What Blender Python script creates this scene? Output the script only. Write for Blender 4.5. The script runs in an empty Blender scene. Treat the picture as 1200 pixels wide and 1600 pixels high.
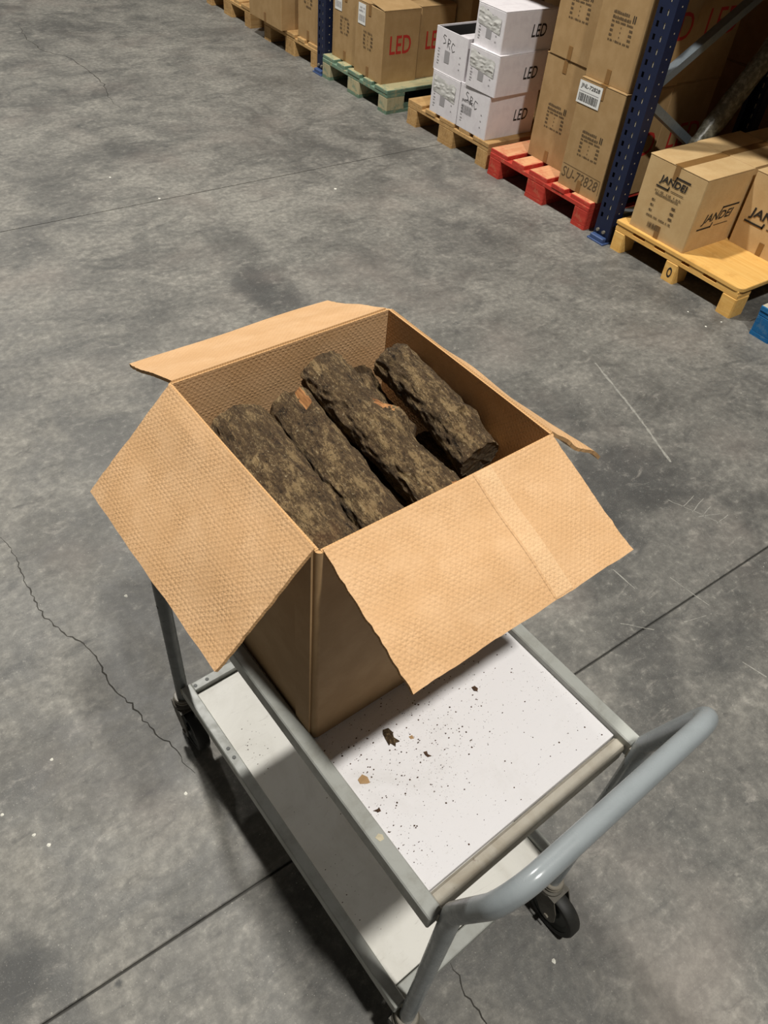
import bpy, math, random
from mathutils import Vector, Matrix, noise

# ------------------------------------------------------------------ camera, world, lights, exposure
sc = bpy.context.scene
C = sc.collection
CAM_H = 1.7981
cd = bpy.data.cameras.new('camera'); cam = bpy.data.objects.new('camera', cd); C.objects.link(cam)
cd.sensor_fit = 'VERTICAL'; cd.sensor_height = 24.0; cd.lens = 24.0 * 1194.12 / 1600.0
cd.clip_start = 0.02; cd.clip_end = 100
_r = Vector((0.820492, -0.566453, 0.076962)); _u = Vector((0.364937, 0.622646, 0.692194)); _f = Vector((0.440016, 0.539854, -0.717596))
cam.matrix_world = Matrix(((_r.x, _u.x, -_f.x, 0), (_r.y, _u.y, -_f.y, 0), (_r.z, _u.z, -_f.z, CAM_H), (0, 0, 0, 1)))
sc.camera = cam

world = bpy.data.worlds.new('world'); sc.world = world; world.use_nodes = True
bg = world.node_tree.nodes['Background']; bg.inputs[0].default_value = (1.0, 0.97, 0.92, 1); bg.inputs[1].default_value = 0.038

def high_bay(loc, watts, size=0.36):
    ld = bpy.data.lights.new('high_bay_lamp', 'AREA'); ld.shape = 'DISK'; ld.size = size; ld.energy = watts
    ld.color = (1.0, 0.968, 0.91)
    o = bpy.data.objects.new('high_bay_lamp', ld); C.objects.link(o); o.location = loc
    return o
for xx, yy, e in ((0.7, -1.45, 320), (0.8, 4.2, 385), (0.8, 10.2, 220)):  # the farthest one is added fill, continuing the row
    high_bay((xx, yy, 6.5), e)

sc.view_settings.view_transform = 'Standard'; sc.view_settings.look = 'None'
sc.view_settings.exposure = 0.15; sc.view_settings.gamma = 1.0; sc.view_settings.use_curve_mapping = False

# ------------------------------------------------------------------ node helper and materials
def srgb(r, g, b):
    f = lambda c: (c / 255 / 12.92) if c <= 10 else ((c / 255 + 0.055) / 1.055) ** 2.4
    return (f(r), f(g), f(b), 1.0)

class NT:
    def __init__(s, name, rough=0.8, metal=0.0, base=(0.5, 0.5, 0.5, 1), spec=0.5):
        s.m = bpy.data.materials.new(name); s.m.use_nodes = True; s.t = s.m.node_tree; s.n = s.t.nodes; s.l = s.t.links
        s.b = s.n['Principled BSDF']; s.b.inputs['Base Color'].default_value = base
        s.b.inputs['Roughness'].default_value = rough; s.b.inputs['Metallic'].default_value = metal
        s.b.inputs['Specular IOR Level'].default_value = spec
        s.tc = None
    def node(s, typ, **kw):
        n = s.n.new(typ)
        for k, v in kw.items(): setattr(n, k, v)
        return n
    def put(s, sock, v):
        if isinstance(v, bpy.types.NodeSocket): s.l.new(v, sock)
        elif v is not None: sock.default_value = v
    def obj(s):
        if s.tc is None: s.tc = s.node('ShaderNodeTexCoord')
        return s.tc.outputs['Object']
    def pos(s): return s.node('ShaderNodeNewGeometry').outputs['Position']
    def rnd(s): return s.node('ShaderNodeObjectInfo').outputs['Random']
    def math(s, op, a, b=None, c=None, clamp=False):
        n = s.node('ShaderNodeMath', operation=op); n.use_clamp = clamp
        s.put(n.inputs[0], a)
        if b is not None: s.put(n.inputs[1], b)
        if c is not None: s.put(n.inputs[2], c)
        return n.outputs[0]
    def vmath(s, op, a, b=None):
        n = s.node('ShaderNodeVectorMath', operation=op); s.put(n.inputs[0], a)
        if b is not None: s.put(n.inputs[1], b)
        return n.outputs['Value'] if op == 'LENGTH' else n.outputs[0]
    def mapping(s, v, loc=(0, 0, 0), rot=(0, 0, 0), scale=(1, 1, 1)):
        n = s.node('ShaderNodeMapping'); s.put(n.inputs[0], v); n.inputs[1].default_value = loc; n.inputs[2].default_value = rot; n.inputs[3].default_value = scale
        return n.outputs[0]
    def noise(s, v, scale, detail=4, rough=0.55, dist=0.0):
        n = s.node('ShaderNodeTexNoise'); s.put(n.inputs['Vector'], v); n.inputs['Scale'].default_value = scale
        n.inputs['Detail'].default_value = detail; n.inputs['Roughness'].default_value = rough; n.inputs['Distortion'].default_value = dist
        return n.outputs['Fac']
    def voro(s, v, scale, feature='F1'):
        n = s.node('ShaderNodeTexVoronoi', feature=feature); s.put(n.inputs['Vector'], v); n.inputs['Scale'].default_value = scale
        return n.outputs['Distance']
    def ramp(s, fac, a, b, lo=0.0, hi=1.0, smooth=True):
        n = s.node('ShaderNodeMapRange'); n.interpolation_type = 'SMOOTHSTEP' if smooth else 'LINEAR'
        s.put(n.inputs[0], fac); n.inputs[1].default_value = a; n.inputs[2].default_value = b; n.inputs[3].default_value = lo; n.inputs[4].default_value = hi
        return n.outputs[0]
    def mix(s, fac, a, b, typ='MIX'):
        n = s.node('ShaderNodeMix', data_type='RGBA', blend_type=typ); s.put(n.inputs[0], fac); s.put(n.inputs[6], a); s.put(n.inputs[7], b)
        return n.outputs[2]
    def col(s, v): s.put(s.b.inputs['Base Color'], v)
    def rough(s, v): s.put(s.b.inputs['Roughness'], v)
    def bump(s, h, strength=0.3, dist=0.01, prev=None):
        n = s.node('ShaderNodeBump'); n.inputs['Strength'].default_value = strength; n.inputs['Distance'].default_value = dist
        s.put(n.inputs['Height'], h)
        if prev is not None: s.l.new(prev, n.inputs['Normal'])
        s.l.new(n.outputs[0], s.b.inputs['Normal']); return n.outputs[0]
    def sep(s, v):
        n = s.node('ShaderNodeSeparateXYZ'); s.put(n.inputs[0], v); return n.outputs

M = {}
def concrete():
    t = NT('concrete', 0.55, spec=0.4); p = t.pos()
    big = t.noise(p, 0.9, 5, 0.6, 0.3); mid = t.noise(p, 3.6, 6, 0.62, 0.8); fine = t.noise(p, 38, 6, 0.7); grit = t.noise(p, 240, 3, 0.6)
    c = t.mix(t.ramp(big, 0.33, 0.68), srgb(96, 95, 91), srgb(131, 129, 122))
    c = t.mix(t.ramp(mid, 0.36, 0.68), c, t.mix(0.55, c, srgb(162, 158, 148)))
    sm = t.noise(t.mapping(p, rot=(0, 0, 0.5), scale=(1.0, 2.2, 1)), 3.2, 7, 0.68, 1.6)      # trowel and tyre smears
    c = t.mix(t.ramp(sm, 0.50, 0.72, 0, 0.6), c, srgb(76, 77, 75))
    # old oil and tyre stains, plus the box flaps' shadows painted beside the trolley
    st = [(1.43, 4.43, .36, .18, .2, .55), (1.87, 4.57, .25, .2, .3, .35), (1.49, 3.2, .14, .36, .15, .45), (1.43, 2.78, .17, .36, -.1, .85), (1.33, 6.07, .2, .12, 0, .6),
          (1.95, 1.06, .30, .24, .6, .75), (1.70, .92, .13, .2, .5, .75), (1.45, .50, .2, .16, .2, .6), (1.66, .42, .25, .14, .1, .65), (2.0, 1.47, .22, .2, .3, .35), (2.48, .98, .45, .3, .4, .35),
          (-.285, .655, .11, .09, .2, .9), (-.108, .542, .011, .011, 0, .9), (-.09, 1.09, .18, .12, .4, .45), (-.03, .95, .12, .1, .4, .4), (.2, 1.72, .2, .25, .1, .5), (.33, 1.5, .25, .28, .1, .45),
          (2.9, 5.2, .4, .5, 0, .3), (1.33, .42, .16, .12, .2, .5), (1.9, 2.72, .3, .25, .1, .3), (.86, .12, .2, .25, .2, .3), (.12, .62, .09, .09, 0, .3), (1.1, 1.9, .3, .4, 0, .35), (1.75, .55, .75, .5, .35, .42), (1.25, .15, .55, .35, .2, .38), (2.4, 1.35, .5, .4, .5, .3), (1.95, 1.85, .45, .5, .2, .28), (.25, 1.35, .3, .35, .1, .35), (2.6, 2.4, .3, .5, .3, .25)]
    nz = t.noise(p, 7.0, 6, 0.65, 0.6); acc = None
    for (x, y, rx, ry, rot, k) in st:
        v = t.mapping(p, loc=(0, 0, 0)); v = t.vmath('SUBTRACT', p, (x, y, 0.0)); v = t.mapping(v, rot=(0, 0, rot), scale=(1 / rx, 1 / ry, 0))
        d = t.math('ADD', t.vmath('LENGTH', v), t.math('MULTIPLY_ADD', nz, 1.6, -0.8))
        a = t.ramp(d, 1.15, 0.35, 0, k)
        acc = a if acc is None else t.math('MAXIMUM', acc, a)
    c = t.mix(t.math('MULTIPLY', acc, 0.95), c, srgb(60, 61, 61))
    wh = t.noise(t.mapping(p, rot=(0, 0, -0.6), scale=(1.0, 3.0, 1)), 9, 6, 0.7, 1.0)
    c = t.mix(t.ramp(wh, 0.6, 0.78, 0, 0.4), c, srgb(172, 168, 156))
    mott = t.noise(t.mapping(p, rot=(0, 0, 0.4), scale=(1, 1.7, 1)), 10, 8, 0.72, 0.7)
    c = t.mix(t.ramp(mott, 0.54, 0.70, 0, 0.45), c, srgb(166, 161, 152)); c = t.mix(t.ramp(mott, 0.46, 0.32, 0, 0.5), c, srgb(72, 71, 70))
    c = t.mix(t.ramp(fine, 0.36, 0.66, 0.45, 0.0), c, srgb(66, 65, 63)); c = t.mix(t.ramp(fine, 0.58, 0.72, 0, 0.35), c, srgb(172, 168, 158))
    c = t.mix(t.ramp(grit, 0.60, 0.72, 0, 0.35), c, srgb(180, 176, 166))
    c = t.mix(t.ramp(t.noise(p, 1.7, 3), 0.5, 0.75, 0, 0.35), c, srgb(132, 122, 114))
    t.col(c); t.rough(t.ramp(mid, 0.3, 0.7, 0.46, 0.68))
    t.bump(t.math('ADD', t.math('MULTIPLY', fine, 0.6), grit), 0.12, 0.004); return t.m
M['concrete'] = concrete()

def simple(name, c, rough=0.6, metal=0.0, var=0.0, scale=30, c2=None, bump=0.0, spec=0.5):
    t = NT(name, rough, metal, c, spec)
    if var:
        n = t.noise(t.obj(), scale, 5, 0.65, 0.4)
        t.col(t.mix(t.ramp(n, 0.4, 0.72, 0, var), c, c2))
        if bump: t.bump(n, bump, 0.004)
    return t.m
def kraft(name, c, c2, emboss=False, fine=False):
    t = NT(name, 0.72, 0, c, 0.25); o = t.obj(); n = t.noise(o, 14, 5, 0.6); g = t.noise(t.mapping(o, scale=(1, 6, 1)), 120, 4, 0.7)
    cc = t.mix(t.ramp(n, 0.35, 0.7), c, c2); cc = t.mix(t.ramp(g, 0.4, 0.7, 0, 0.18), cc, srgb(160, 120, 78)); t.col(cc)
    if emboss:
        wob = t.node('ShaderNodeTexNoise'); t.put(wob.inputs['Vector'], o); wob.inputs['Scale'].default_value = 70; wob.inputs['Detail'].default_value = 3
        v = t.vmath('ADD', o, t.vmath('MULTIPLY', t.vmath('SUBTRACT', wob.outputs['Color'], (0.5, 0.5, 0.5)), (0.0055, 0.0055, 0.0)))
        sx = t.sep(v); k1 = 2 * math.pi / (0.0092 if not fine else 0.008); k2 = 2 * math.pi / (0.0104 if not fine else 0.009)
        h = t.math('MULTIPLY', t.math('SINE', t.math('MULTIPLY', sx[0], k1)), t.math('SINE', t.math('MULTIPLY', sx[1], k2)))
        amp = t.ramp(t.noise(o, 25, 3), 0.3, 0.7, 0.45, 1.0)
        h = t.math('MULTIPLY', t.math('ABSOLUTE', t.math('ADD', h, 0.35)), amp)
        rdg = t.math('MULTIPLY', t.math('SINE', t.math('MULTIPLY', sx[1], 2 * math.pi / 0.0062)), 0.08)
        b1 = t.bump(t.math('ADD', h, rdg), 0.6, 0.0009); t.bump(t.noise(o, 10, 4), 0.25, 0.006, b1)
    else:
        t.bump(t.math('ADD', n, t.math('MULTIPLY', g, 0.2)), 0.15, 0.004)
    return t.m
M['kraft'] = kraft('kraft_outer', srgb(172, 140, 100), srgb(184, 152, 112))
M['kraft_in'] = kraft('kraft_embossed', srgb(198, 158, 114), srgb(207, 169, 127), True)
M['kraft_band'] = kraft('kraft_band', srgb(206, 168, 126), srgb(215, 180, 138), True, True)
def flute():
    t = NT('corrugated_edge', 0.9, 0, srgb(176, 136, 90), 0.2); s = t.sep(t.obj())
    w = t.math('SINE', t.math('MULTIPLY', t.math('ADD', s[0], s[1]), 1500)); t.col(t.mix(t.ramp(w, -0.3, 0.5), srgb(182, 142, 98), srgb(200, 160, 112))); return t.m
M['flute'] = flute()
M['carton'] = kraft('brown_carton', srgb(164, 134, 92), srgb(174, 144, 102))
M['carton_b'] = kraft('tan_carton', srgb(196, 164, 116), srgb(204, 174, 126))
M['white_carton'] = simple('white_carton', srgb(226, 222, 224), 0.6, 0, 0.5, 18, srgb(206, 200, 204), 0.1)
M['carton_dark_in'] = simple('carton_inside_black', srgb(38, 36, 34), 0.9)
M['tape'] = simple('brown_tape', srgb(140, 104, 60), 0.35, 0, 0.4, 60, srgb(120, 88, 48))
M['print_black'] = simple('black_print', srgb(36, 32, 28), 0.7)
M['print_faint'] = simple('faint_black_print', srgb(92, 74, 50), 0.8)
M['print_grey'] = simple('grey_print', srgb(158, 155, 156), 0.8)
M['print_red'] = simple('red_print', srgb(178, 44, 34), 0.7)
M['label'] = simple('white_label', srgb(232, 232, 228), 0.5)
M['film'] = simple('stretch_film', srgb(84, 82, 70), 0.28, 0, 0.8, 40, srgb(150, 148, 134), 0.6)
M['foil'] = simple('torn_grey_film', srgb(196, 195, 190), 0.35, 0, 0.7, 30, srgb(226, 224, 220), 0.4)

def bark():
    t = NT('bark', 0.85, 0, srgb(80, 66, 46), 0.35); o = t.obj(); st = t.mapping(o, scale=(1, 1, 0.4))
    a = t.noise(st, 26, 6, 0.7, 0.8); b = t.noise(t.mapping(o, scale=(1, 1, 0.28)), 105, 9, 0.84, 0.4); g = t.noise(t.mapping(o, scale=(1, 1, 0.6)), 330, 5, 0.8, 0.4)
    big = t.noise(t.vmath('ADD', o, (3.1, 1.7, 0.2)), 13, 4, 0.6)
    v = t.math('ADD', t.math('MULTIPLY', b, 0.62), t.math('ADD', t.math('MULTIPLY', a, 0.34), t.math('MULTIPLY', g, 0.22)))     # about 0.59 in the mean
    c = t.mix(t.ramp(v, 0.47, 0.575), srgb(22, 15, 10), srgb(106, 84, 57))
    c = t.mix(t.ramp(v, 0.585, 0.68), c, srgb(182, 153, 108))
    c = t.mix(t.math('MULTIPLY', t.ramp(big, 0.52, 0.66), t.ramp(v, 0.54, 0.64, 0, 0.7)), c, srgb(196, 172, 126))
    c = t.mix(t.ramp(g, 0.60, 0.66, 0, 0.9), c, srgb(222, 204, 164))
    c = t.mix(t.ramp(g, 0.43, 0.36, 0, 0.85), c, srgb(24, 18, 12))
    c = t.mix(t.ramp(t.noise(o, 17, 3), 0.58, 0.72, 0, 0.4), c, srgb(112, 72, 42))
    t.col(c)
    h = t.math('ADD', v, t.math('MULTIPLY', g, 0.25)); t.bump(h, 1.0, 0.016); return t.m
M['bark'] = bark()
def bare_wood(name, c1, c2):
    t = NT(name, 0.8, 0, c1, 0.2); n = t.noise(t.mapping(t.obj(), scale=(1, 1, 0.1)), 160, 5, 0.7); t.col(t.mix(t.ramp(n, 0.35, 0.65), c1, c2)); t.bump(n, 0.5, 0.003); return t.m
M['bare'] = bare_wood('bare_orange_wood', srgb(112, 72, 42), srgb(170, 122, 76))
M['cut'] = bare_wood('weathered_cut_wood', srgb(52, 46, 38), srgb(92, 82, 66))

def wood(name, c1, c2, dirt, axis=0, worn=None, wk=0.5):
    t = NT(name, 0.75, 0, c1, 0.3); o = t.obj(); sc_ = [60, 60, 60]; sc_[axis] = 4
    v = t.vmath('ADD', t.mapping(o, scale=tuple(sc_)), t.vmath('MULTIPLY', t.node('ShaderNodeObjectInfo').outputs['Location'], (17.0, 31.0, 7.0)))
    n = t.noise(v, 1.0, 5, 0.65, 0.6); c = t.mix(t.ramp(n, 0.35, 0.68), c1, c2)
    d = t.noise(o, 11, 5, 0.7); c = t.mix(t.ramp(d, 0.5, 0.75, 0, 0.55), c, dirt)
    if worn:
        s = t.noise(o, 23, 6, 0.75); c = t.mix(t.ramp(s, 0.52, 0.62, 0, wk), c, worn)
    t.col(t.mix(t.math('MULTIPLY', t.rnd(), 0.3), c, dirt)); t.bump(n, 0.3, 0.003); return t.m
M['pine'] = wood('pine_boards', srgb(186, 146, 92), srgb(206, 170, 116), srgb(128, 94, 58))
M['pine_y'] = wood('pine_blocks', srgb(176, 134, 82), srgb(196, 156, 104), srgb(120, 86, 52), 2)
M['honey'] = wood('honey_plywood', srgb(232, 180, 98), srgb(242, 196, 116), srgb(196, 142, 70), 1)
M['red'] = wood('red_painted_wood', srgb(186, 56, 44), srgb(206, 74, 58), srgb(140, 42, 34), 1, srgb(206, 128, 96), 0.4)
M['red_worn'] = wood('red_worn_top', srgb(216, 158, 112), srgb(228, 178, 132), srgb(190, 96, 70), 0, srgb(202, 92, 70), 0.4)
M['green'] = wood('green_painted_wood', srgb(104, 132, 112), srgb(122, 148, 126), srgb(84, 102, 88), 1, srgb(176, 158, 118), 0.6)
M['green_worn'] = wood('green_worn_top', srgb(176, 166, 126), srgb(190, 176, 134), srgb(116, 134, 110), 0, srgb(110, 138, 114), 0.6)
M['green_block'] = wood('green_worn_blocks', srgb(178, 166, 130), srgb(190, 180, 144), srgb(128, 130, 108), 2, srgb(120, 144, 122), 0.7)
M['blue_wood'] = wood('blue_painted_wood', srgb(24, 96, 150), srgb(34, 112, 166), srgb(20, 74, 118), 1, srgb(120, 150, 168), 0.3)
M['blue_worn'] = wood('blue_worn_top', srgb(196, 182, 150), srgb(206, 192, 160), srgb(120, 150, 168), 0)

def laminate():
    t = NT('white_laminate', 0.42, 0, srgb(232, 230, 230), 0.5); o = t.obj(); n = t.noise(o, 6, 6, 0.7, 0.5); s = t.noise(t.mapping(o, rot=(0, 0, 0.5), scale=(1, 7, 1)), 26, 5, 0.75, 1.2)
    c = t.mix(t.ramp(n, 0.45, 0.8, 0, 0.5), srgb(238, 236, 237), srgb(206, 202, 198)); c = t.mix(t.ramp(s, 0.6, 0.78, 0, 0.35), c, srgb(176, 170, 164))
    sp = t.noise(o, 210, 3, 0.6); dens = t.ramp(t.noise(o, 5, 3), 0.4, 0.66); c = t.mix(t.math('MULTIPLY', t.ramp(sp, 0.67, 0.72), t.math('MULTIPLY_ADD', dens, 0.75, 0.12)), c, srgb(92, 74, 60))
    sp2 = t.noise(o, 480, 2, 0.5); c = t.mix(t.math('MULTIPLY', t.ramp(sp2, 0.68, 0.74), t.math('MULTIPLY', dens, 0.6)), c, srgb(120, 100, 86))
    t.col(c); t.rough(t.ramp(n, 0.3, 0.7, 0.36, 0.55)); return t.m
M['laminate'] = laminate()
def laminate_low():
    t = NT('dirty_white_laminate', 0.48, 0, srgb(222, 220, 212), 0.5); o = t.obj(); n = t.noise(o, 5, 6, 0.7, 0.6); s = t.noise(t.mapping(o, rot=(0, 0, 0.9), scale=(1, 5, 1)), 12, 6, 0.75, 2.0)
    c = t.mix(t.ramp(n, 0.42, 0.75, 0, 0.6), srgb(226, 224, 216), srgb(196, 192, 180)); c = t.mix(t.ramp(s, 0.58, 0.76, 0, 0.5), c, srgb(160, 152, 140))
    sp = t.noise(o, 150, 3, 0.6); c = t.mix(t.ramp(sp, 0.72, 0.76, 0, 0.6), c, srgb(90, 80, 70)); t.col(c); return t.m
M['laminate_low'] = laminate_low()
def steel_paint(name, c, c2, rust, rough=0.38, wk=0.5):
    t = NT(name, rough, 0.0, c, 0.4); o = t.obj(); n = t.noise(o, 18, 6, 0.7, 0.4); cc = t.mix(t.ramp(n, 0.4, 0.75), c, c2)
    r = t.noise(o, 55, 6, 0.75); cc = t.mix(t.ramp(r, 0.62, 0.74, 0, wk), cc, rust); t.col(cc); t.rough(t.ramp(n, 0.3, 0.7, rough - 0.06, rough + 0.14)); return t.m
M['rail'] = steel_paint('grey_painted_rail', srgb(172, 174, 168), srgb(150, 150, 142), srgb(116, 92, 70), 0.42, 0.35)
M['rail_old'] = steel_paint('worn_end_rail', srgb(188, 182, 168), srgb(166, 156, 138), srgb(108, 82, 62), 0.5, 0.6)
M['tube'] = steel_paint('grey_tube_paint', srgb(136, 142, 144), srgb(126, 132, 134), srgb(96, 100, 100), 0.24, 0.15)
M['tube_dark'] = steel_paint('dark_post_paint', srgb(104, 108, 108), srgb(88, 92, 92), srgb(70, 60, 50), 0.32, 0.3)
M['zinc'] = steel_paint('zinc_plate', srgb(128, 122, 110), srgb(100, 94, 82), srgb(104, 84, 64), 0.4, 0.4)
M['yoke'] = steel_paint('dull_yoke_steel', srgb(96, 92, 83), srgb(74, 70, 62), srgb(66, 54, 42), 0.5, 0.4)
M['galv'] = simple('galvanised_brace', srgb(126, 136, 142), 0.35, 0.5, 0.4, 60, srgb(100, 108, 114))
M['rubber'] = simple('black_rubber', srgb(30, 30, 27), 0.6, 0, 0.5, 50, srgb(48, 46, 40))
M['hub'] = simple('dark_hub', srgb(62, 66, 62), 0.5, 0, 0.4, 70, srgb(44, 46, 44))
M['navy'] = simple('blue_rack_paint', srgb(13, 26, 58), 0.55, 0.0, 0.5, 40, srgb(9, 19, 44))
M['navy_foot'] = simple('blue_foot_paint', srgb(62, 84, 128), 0.5, 0.1, 0.5, 50, srgb(48, 68, 110))
M['slot'] = simple('pale_beige', srgb(206, 196, 168), 0.5, 0.2)
M['deck'] = simple('chipboard_deck', srgb(150, 122, 84), 0.8, 0, 0.5, 60, srgb(126, 100, 66))
M['beam'] = simple('orange_beam_paint', srgb(206, 104, 40), 0.45)
M['wallp'] = simple('grey_wall_panel', srgb(120, 120, 116), 0.8, 0, 0.4, 3, srgb(104, 104, 100))
M['crack'] = simple('crack_dirt', srgb(60, 58, 53), 0.95)
M['chalk'] = simple('chalk_scratch', srgb(150, 148, 140), 0.9, 0, 0.9, 60, srgb(112, 111, 105))
M['speck'] = simple('white_speck', srgb(226, 224, 212), 0.7)
M['crumb'] = simple('dark_crumb', srgb(66, 48, 34), 0.9, 0, 0.7, 300, srgb(112, 78, 50))
M['joint'] = simple('joint_filler', srgb(84, 83, 79), 0.95)

# ------------------------------------------------------------------ mesh helper
class MB:
    def __init__(s): s.v = []; s.f = []; s.m = []
    def add(s, vs, fs, mi=0):
        b = len(s.v); s.v += [tuple(v) for v in vs]; s.f += [tuple(i + b for i in f) for f in fs]; s.m += [mi] * len(fs) if isinstance(mi, int) else list(mi)
        return s
    def box(s, x0, x1, y0, y1, z0, z1, mi=0):
        v = [(x0, y0, z0), (x1, y0, z0), (x1, y1, z0), (x0, y1, z0), (x0, y0, z1), (x1, y0, z1), (x1, y1, z1), (x0, y1, z1)]
        return s.add(v, [(3, 2, 1, 0), (4, 5, 6, 7), (0, 1, 5, 4), (1, 2, 6, 5), (2, 3, 7, 6), (3, 0, 4, 7)], mi)
    def cbox(s, x0, x1, y0, y1, z0, z1, c=0.003, mi=0, top=None):
        """box with chamfered vertical and top edges"""
        def ring(d, z): return [(x0 + d, y0 + c, z) if 0 else p for p in ((x0 + c, y0 + d, z), (x1 - c, y0 + d, z), (x1 - d, y0 + c, z), (x1 - d, y1 - c, z), (x1 - c, y1 - d, z), (x0 + c, y1 - d, z), (x0 + d, y1 - c, z), (x0 + d, y0 + c, z))]
        def rin(z): return [(x0 + c, y0 + c, z), (x1 - c, y0 + c, z), (x1 - c, y0 + c, z), (x1 - c, y1 - c, z), (x1 - c, y1 - c, z), (x0 + c, y1 - c, z), (x0 + c, y1 - c, z), (x0 + c, y0 + c, z)]
        a = ring(0, z0); b = ring(0, z1 - c); v = a + b + [(x0 + c, y0 + c, z1), (x1 - c, y0 + c, z1), (x1 - c, y1 - c, z1), (x0 + c, y1 - c, z1)]
        fs = [(i, (i + 1) % 8, 8 + (i + 1) % 8, 8 + i) for i in range(8)]
        fs += [(8, 9, 17, 16), (9, 10, 17), (10, 11, 18, 17), (11, 12, 18), (12, 13, 19, 18), (13, 14, 19), (14, 15, 16, 19), (15, 8, 16)]
        n = len(fs); fs += [(16, 17, 18, 19), (7, 6, 5, 4, 3, 2, 1, 0)]
        ms = [mi] * n + [mi if top is None else top, mi]
        return s.add(v, fs, ms)
    def tube(s, pts, r, seg=20, caps=True, mi=0):
        pts = [Vector(p) for p in pts]; rr = r if isinstance(r, (list, tuple)) else [r] * len(pts)
        t0 = (pts[1] - pts[0]).normalized(); a = Vector((0, 0, 1)) if abs(t0.z) < 0.9 else Vector((1, 0, 0)); n = (a - t0 * a.dot(t0)).normalized(); b0 = len(s.v)
        for i, p in enumerate(pts):
            t = ((pts[i + 1] - p) if i == 0 else (p - pts[i - 1]) if i == len(pts) - 1 else (pts[i + 1] - pts[i - 1])).normalized()
            n = (n - t * n.dot(t)).normalized(); bb = t.cross(n)
            for k in range(seg):
                an = 2 * math.pi * k / seg; s.v.append(tuple(p + (n * math.cos(an) + bb * math.sin(an)) * rr[i]))
        for i in range(len(pts) - 1):
            for k in range(seg):
                k2 = (k + 1) % seg; s.f.append((b0 + i * seg + k, b0 + i * seg + k2, b0 + (i + 1) * seg + k2, b0 + (i + 1) * seg + k)); s.m.append(mi)
        if caps:
            s.f.append(tuple(b0 + k for k in reversed(range(seg)))); s.m.append(mi); e = b0 + (len(pts) - 1) * seg; s.f.append(tuple(e + k for k in range(seg))); s.m.append(mi)
        return s
    def lathe(s, prof, axis='x', c=(0, 0, 0), seg=36, mi=0):
        """prof: (along axis, radius); closed end to end"""
        b0 = len(s.v)
        for (h, r) in prof:
            for k in range(seg):
                an = 2 * math.pi * k / seg; a, b = r * math.cos(an), r * math.sin(an)
                s.v.append((c[0] + h, c[1] + a, c[2] + b) if axis == 'x' else (c[0] + a, c[1] + b, c[2] + h))
        np_ = len(prof)
        for i in range(np_):
            j = (i + 1) % np_
            for k in range(seg):
                k2 = (k + 1) % seg; s.f.append((b0 + i * seg + k, b0 + i * seg + k2, b0 + j * seg + k2, b0 + j * seg + k)); s.m.append(mi)
        return s
    def strip(s, pts, w, z=0.0, mi=0):
        """ribbon on a horizontal plane; w scalar or list"""
        p = [Vector((q[0], q[1], z)) for q in pts]; b0 = len(s.v)
        for i, q in enumerate(p):
            t = (p[min(i + 1, len(p) - 1)] - p[max(i - 1, 0)]).normalized(); n = Vector((-t.y, t.x, 0)); ww = (w[i] if isinstance(w, list) else w) / 2
            s.v += [tuple(q + n * ww), tuple(q - n * ww)]
        for i in range(len(p) - 1):
            s.f.append((b0 + 2 * i, b0 + 2 * i + 1, b0 + 2 * i + 3, b0 + 2 * i + 2)); s.m.append(mi)
        return s
    def mesh(s, name, mats, smooth=False):
        me = bpy.data.meshes.new(name); me.from_pydata(s.v, [], s.f)
        for m in (mats if isinstance(mats, (list, tuple)) else [mats]): me.materials.append(M[m] if isinstance(m, str) else m)
        me.polygons.foreach_set('material_index', s.m)
        if smooth: me.polygons.foreach_set('use_smooth', [True] * len(me.polygons))
        me.validate(); me.update(); return me
    def build(s, name, mats, parent=None, mat=None, smooth=False, auto=None):
        me = s.mesh(name, mats, smooth)
        if auto is not None: me.set_sharp_from_angle(angle=auto)
        return link(name, me, parent, mat)
def link(name, data, parent=None, mat=None):
    o = bpy.data.objects.new(name, data); C.objects.link(o)
    if parent is not None: o.parent = parent
    if mat is not None: o.matrix_basis = mat
    return o
def tag(o, label, cat, group=None):
    o['label'] = label; o['category'] = cat
    if group: o['group'] = group
    return o
def thing(name, label, cat, loc=(0, 0, 0), rz=0.0, group=None):
    o = link(name, None); o.location = loc; o.rotation_euler = (0, 0, rz); o.empty_display_size = 0.05
    return tag(o, label, cat, group)
def frame(o, X, Y):
    X = Vector(X).normalized(); Y = Vector(Y); Y = (Y - X * Y.dot(X)).normalized(); Z = X.cross(Y)
    return Matrix(((X.x, Y.x, Z.x, o[0]), (X.y, Y.y, Z.y, o[1]), (X.z, Y.z, Z.z, o[2]), (0, 0, 0, 1)))
def fillet(pts, rads, n=8):
    out = [Vector(pts[0])]
    for i in range(1, len(pts) - 1):
        p = Vector(pts[i]); a = (Vector(pts[i - 1]) - p); b = (Vector(pts[i + 1]) - p); la, lb = a.length, b.length; a.normalize(); b.normalize()
        ang = a.angle(b); d = min(rads[i - 1] / math.tan(ang / 2), la * 0.49, lb * 0.49); r = d * math.tan(ang / 2)
        ctr = p + (a + b).normalized() * (r / math.sin(ang / 2)); s0 = p + a * d - ctr; s1 = p + b * d - ctr
        tot = s0.angle(s1); ax = s0.cross(s1).normalized()
        for k in range(n + 1): out.append(ctr + Matrix.Rotation(tot * k / n, 3, ax) @ s0)
    out.append(Vector(pts[-1])); return out

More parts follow.
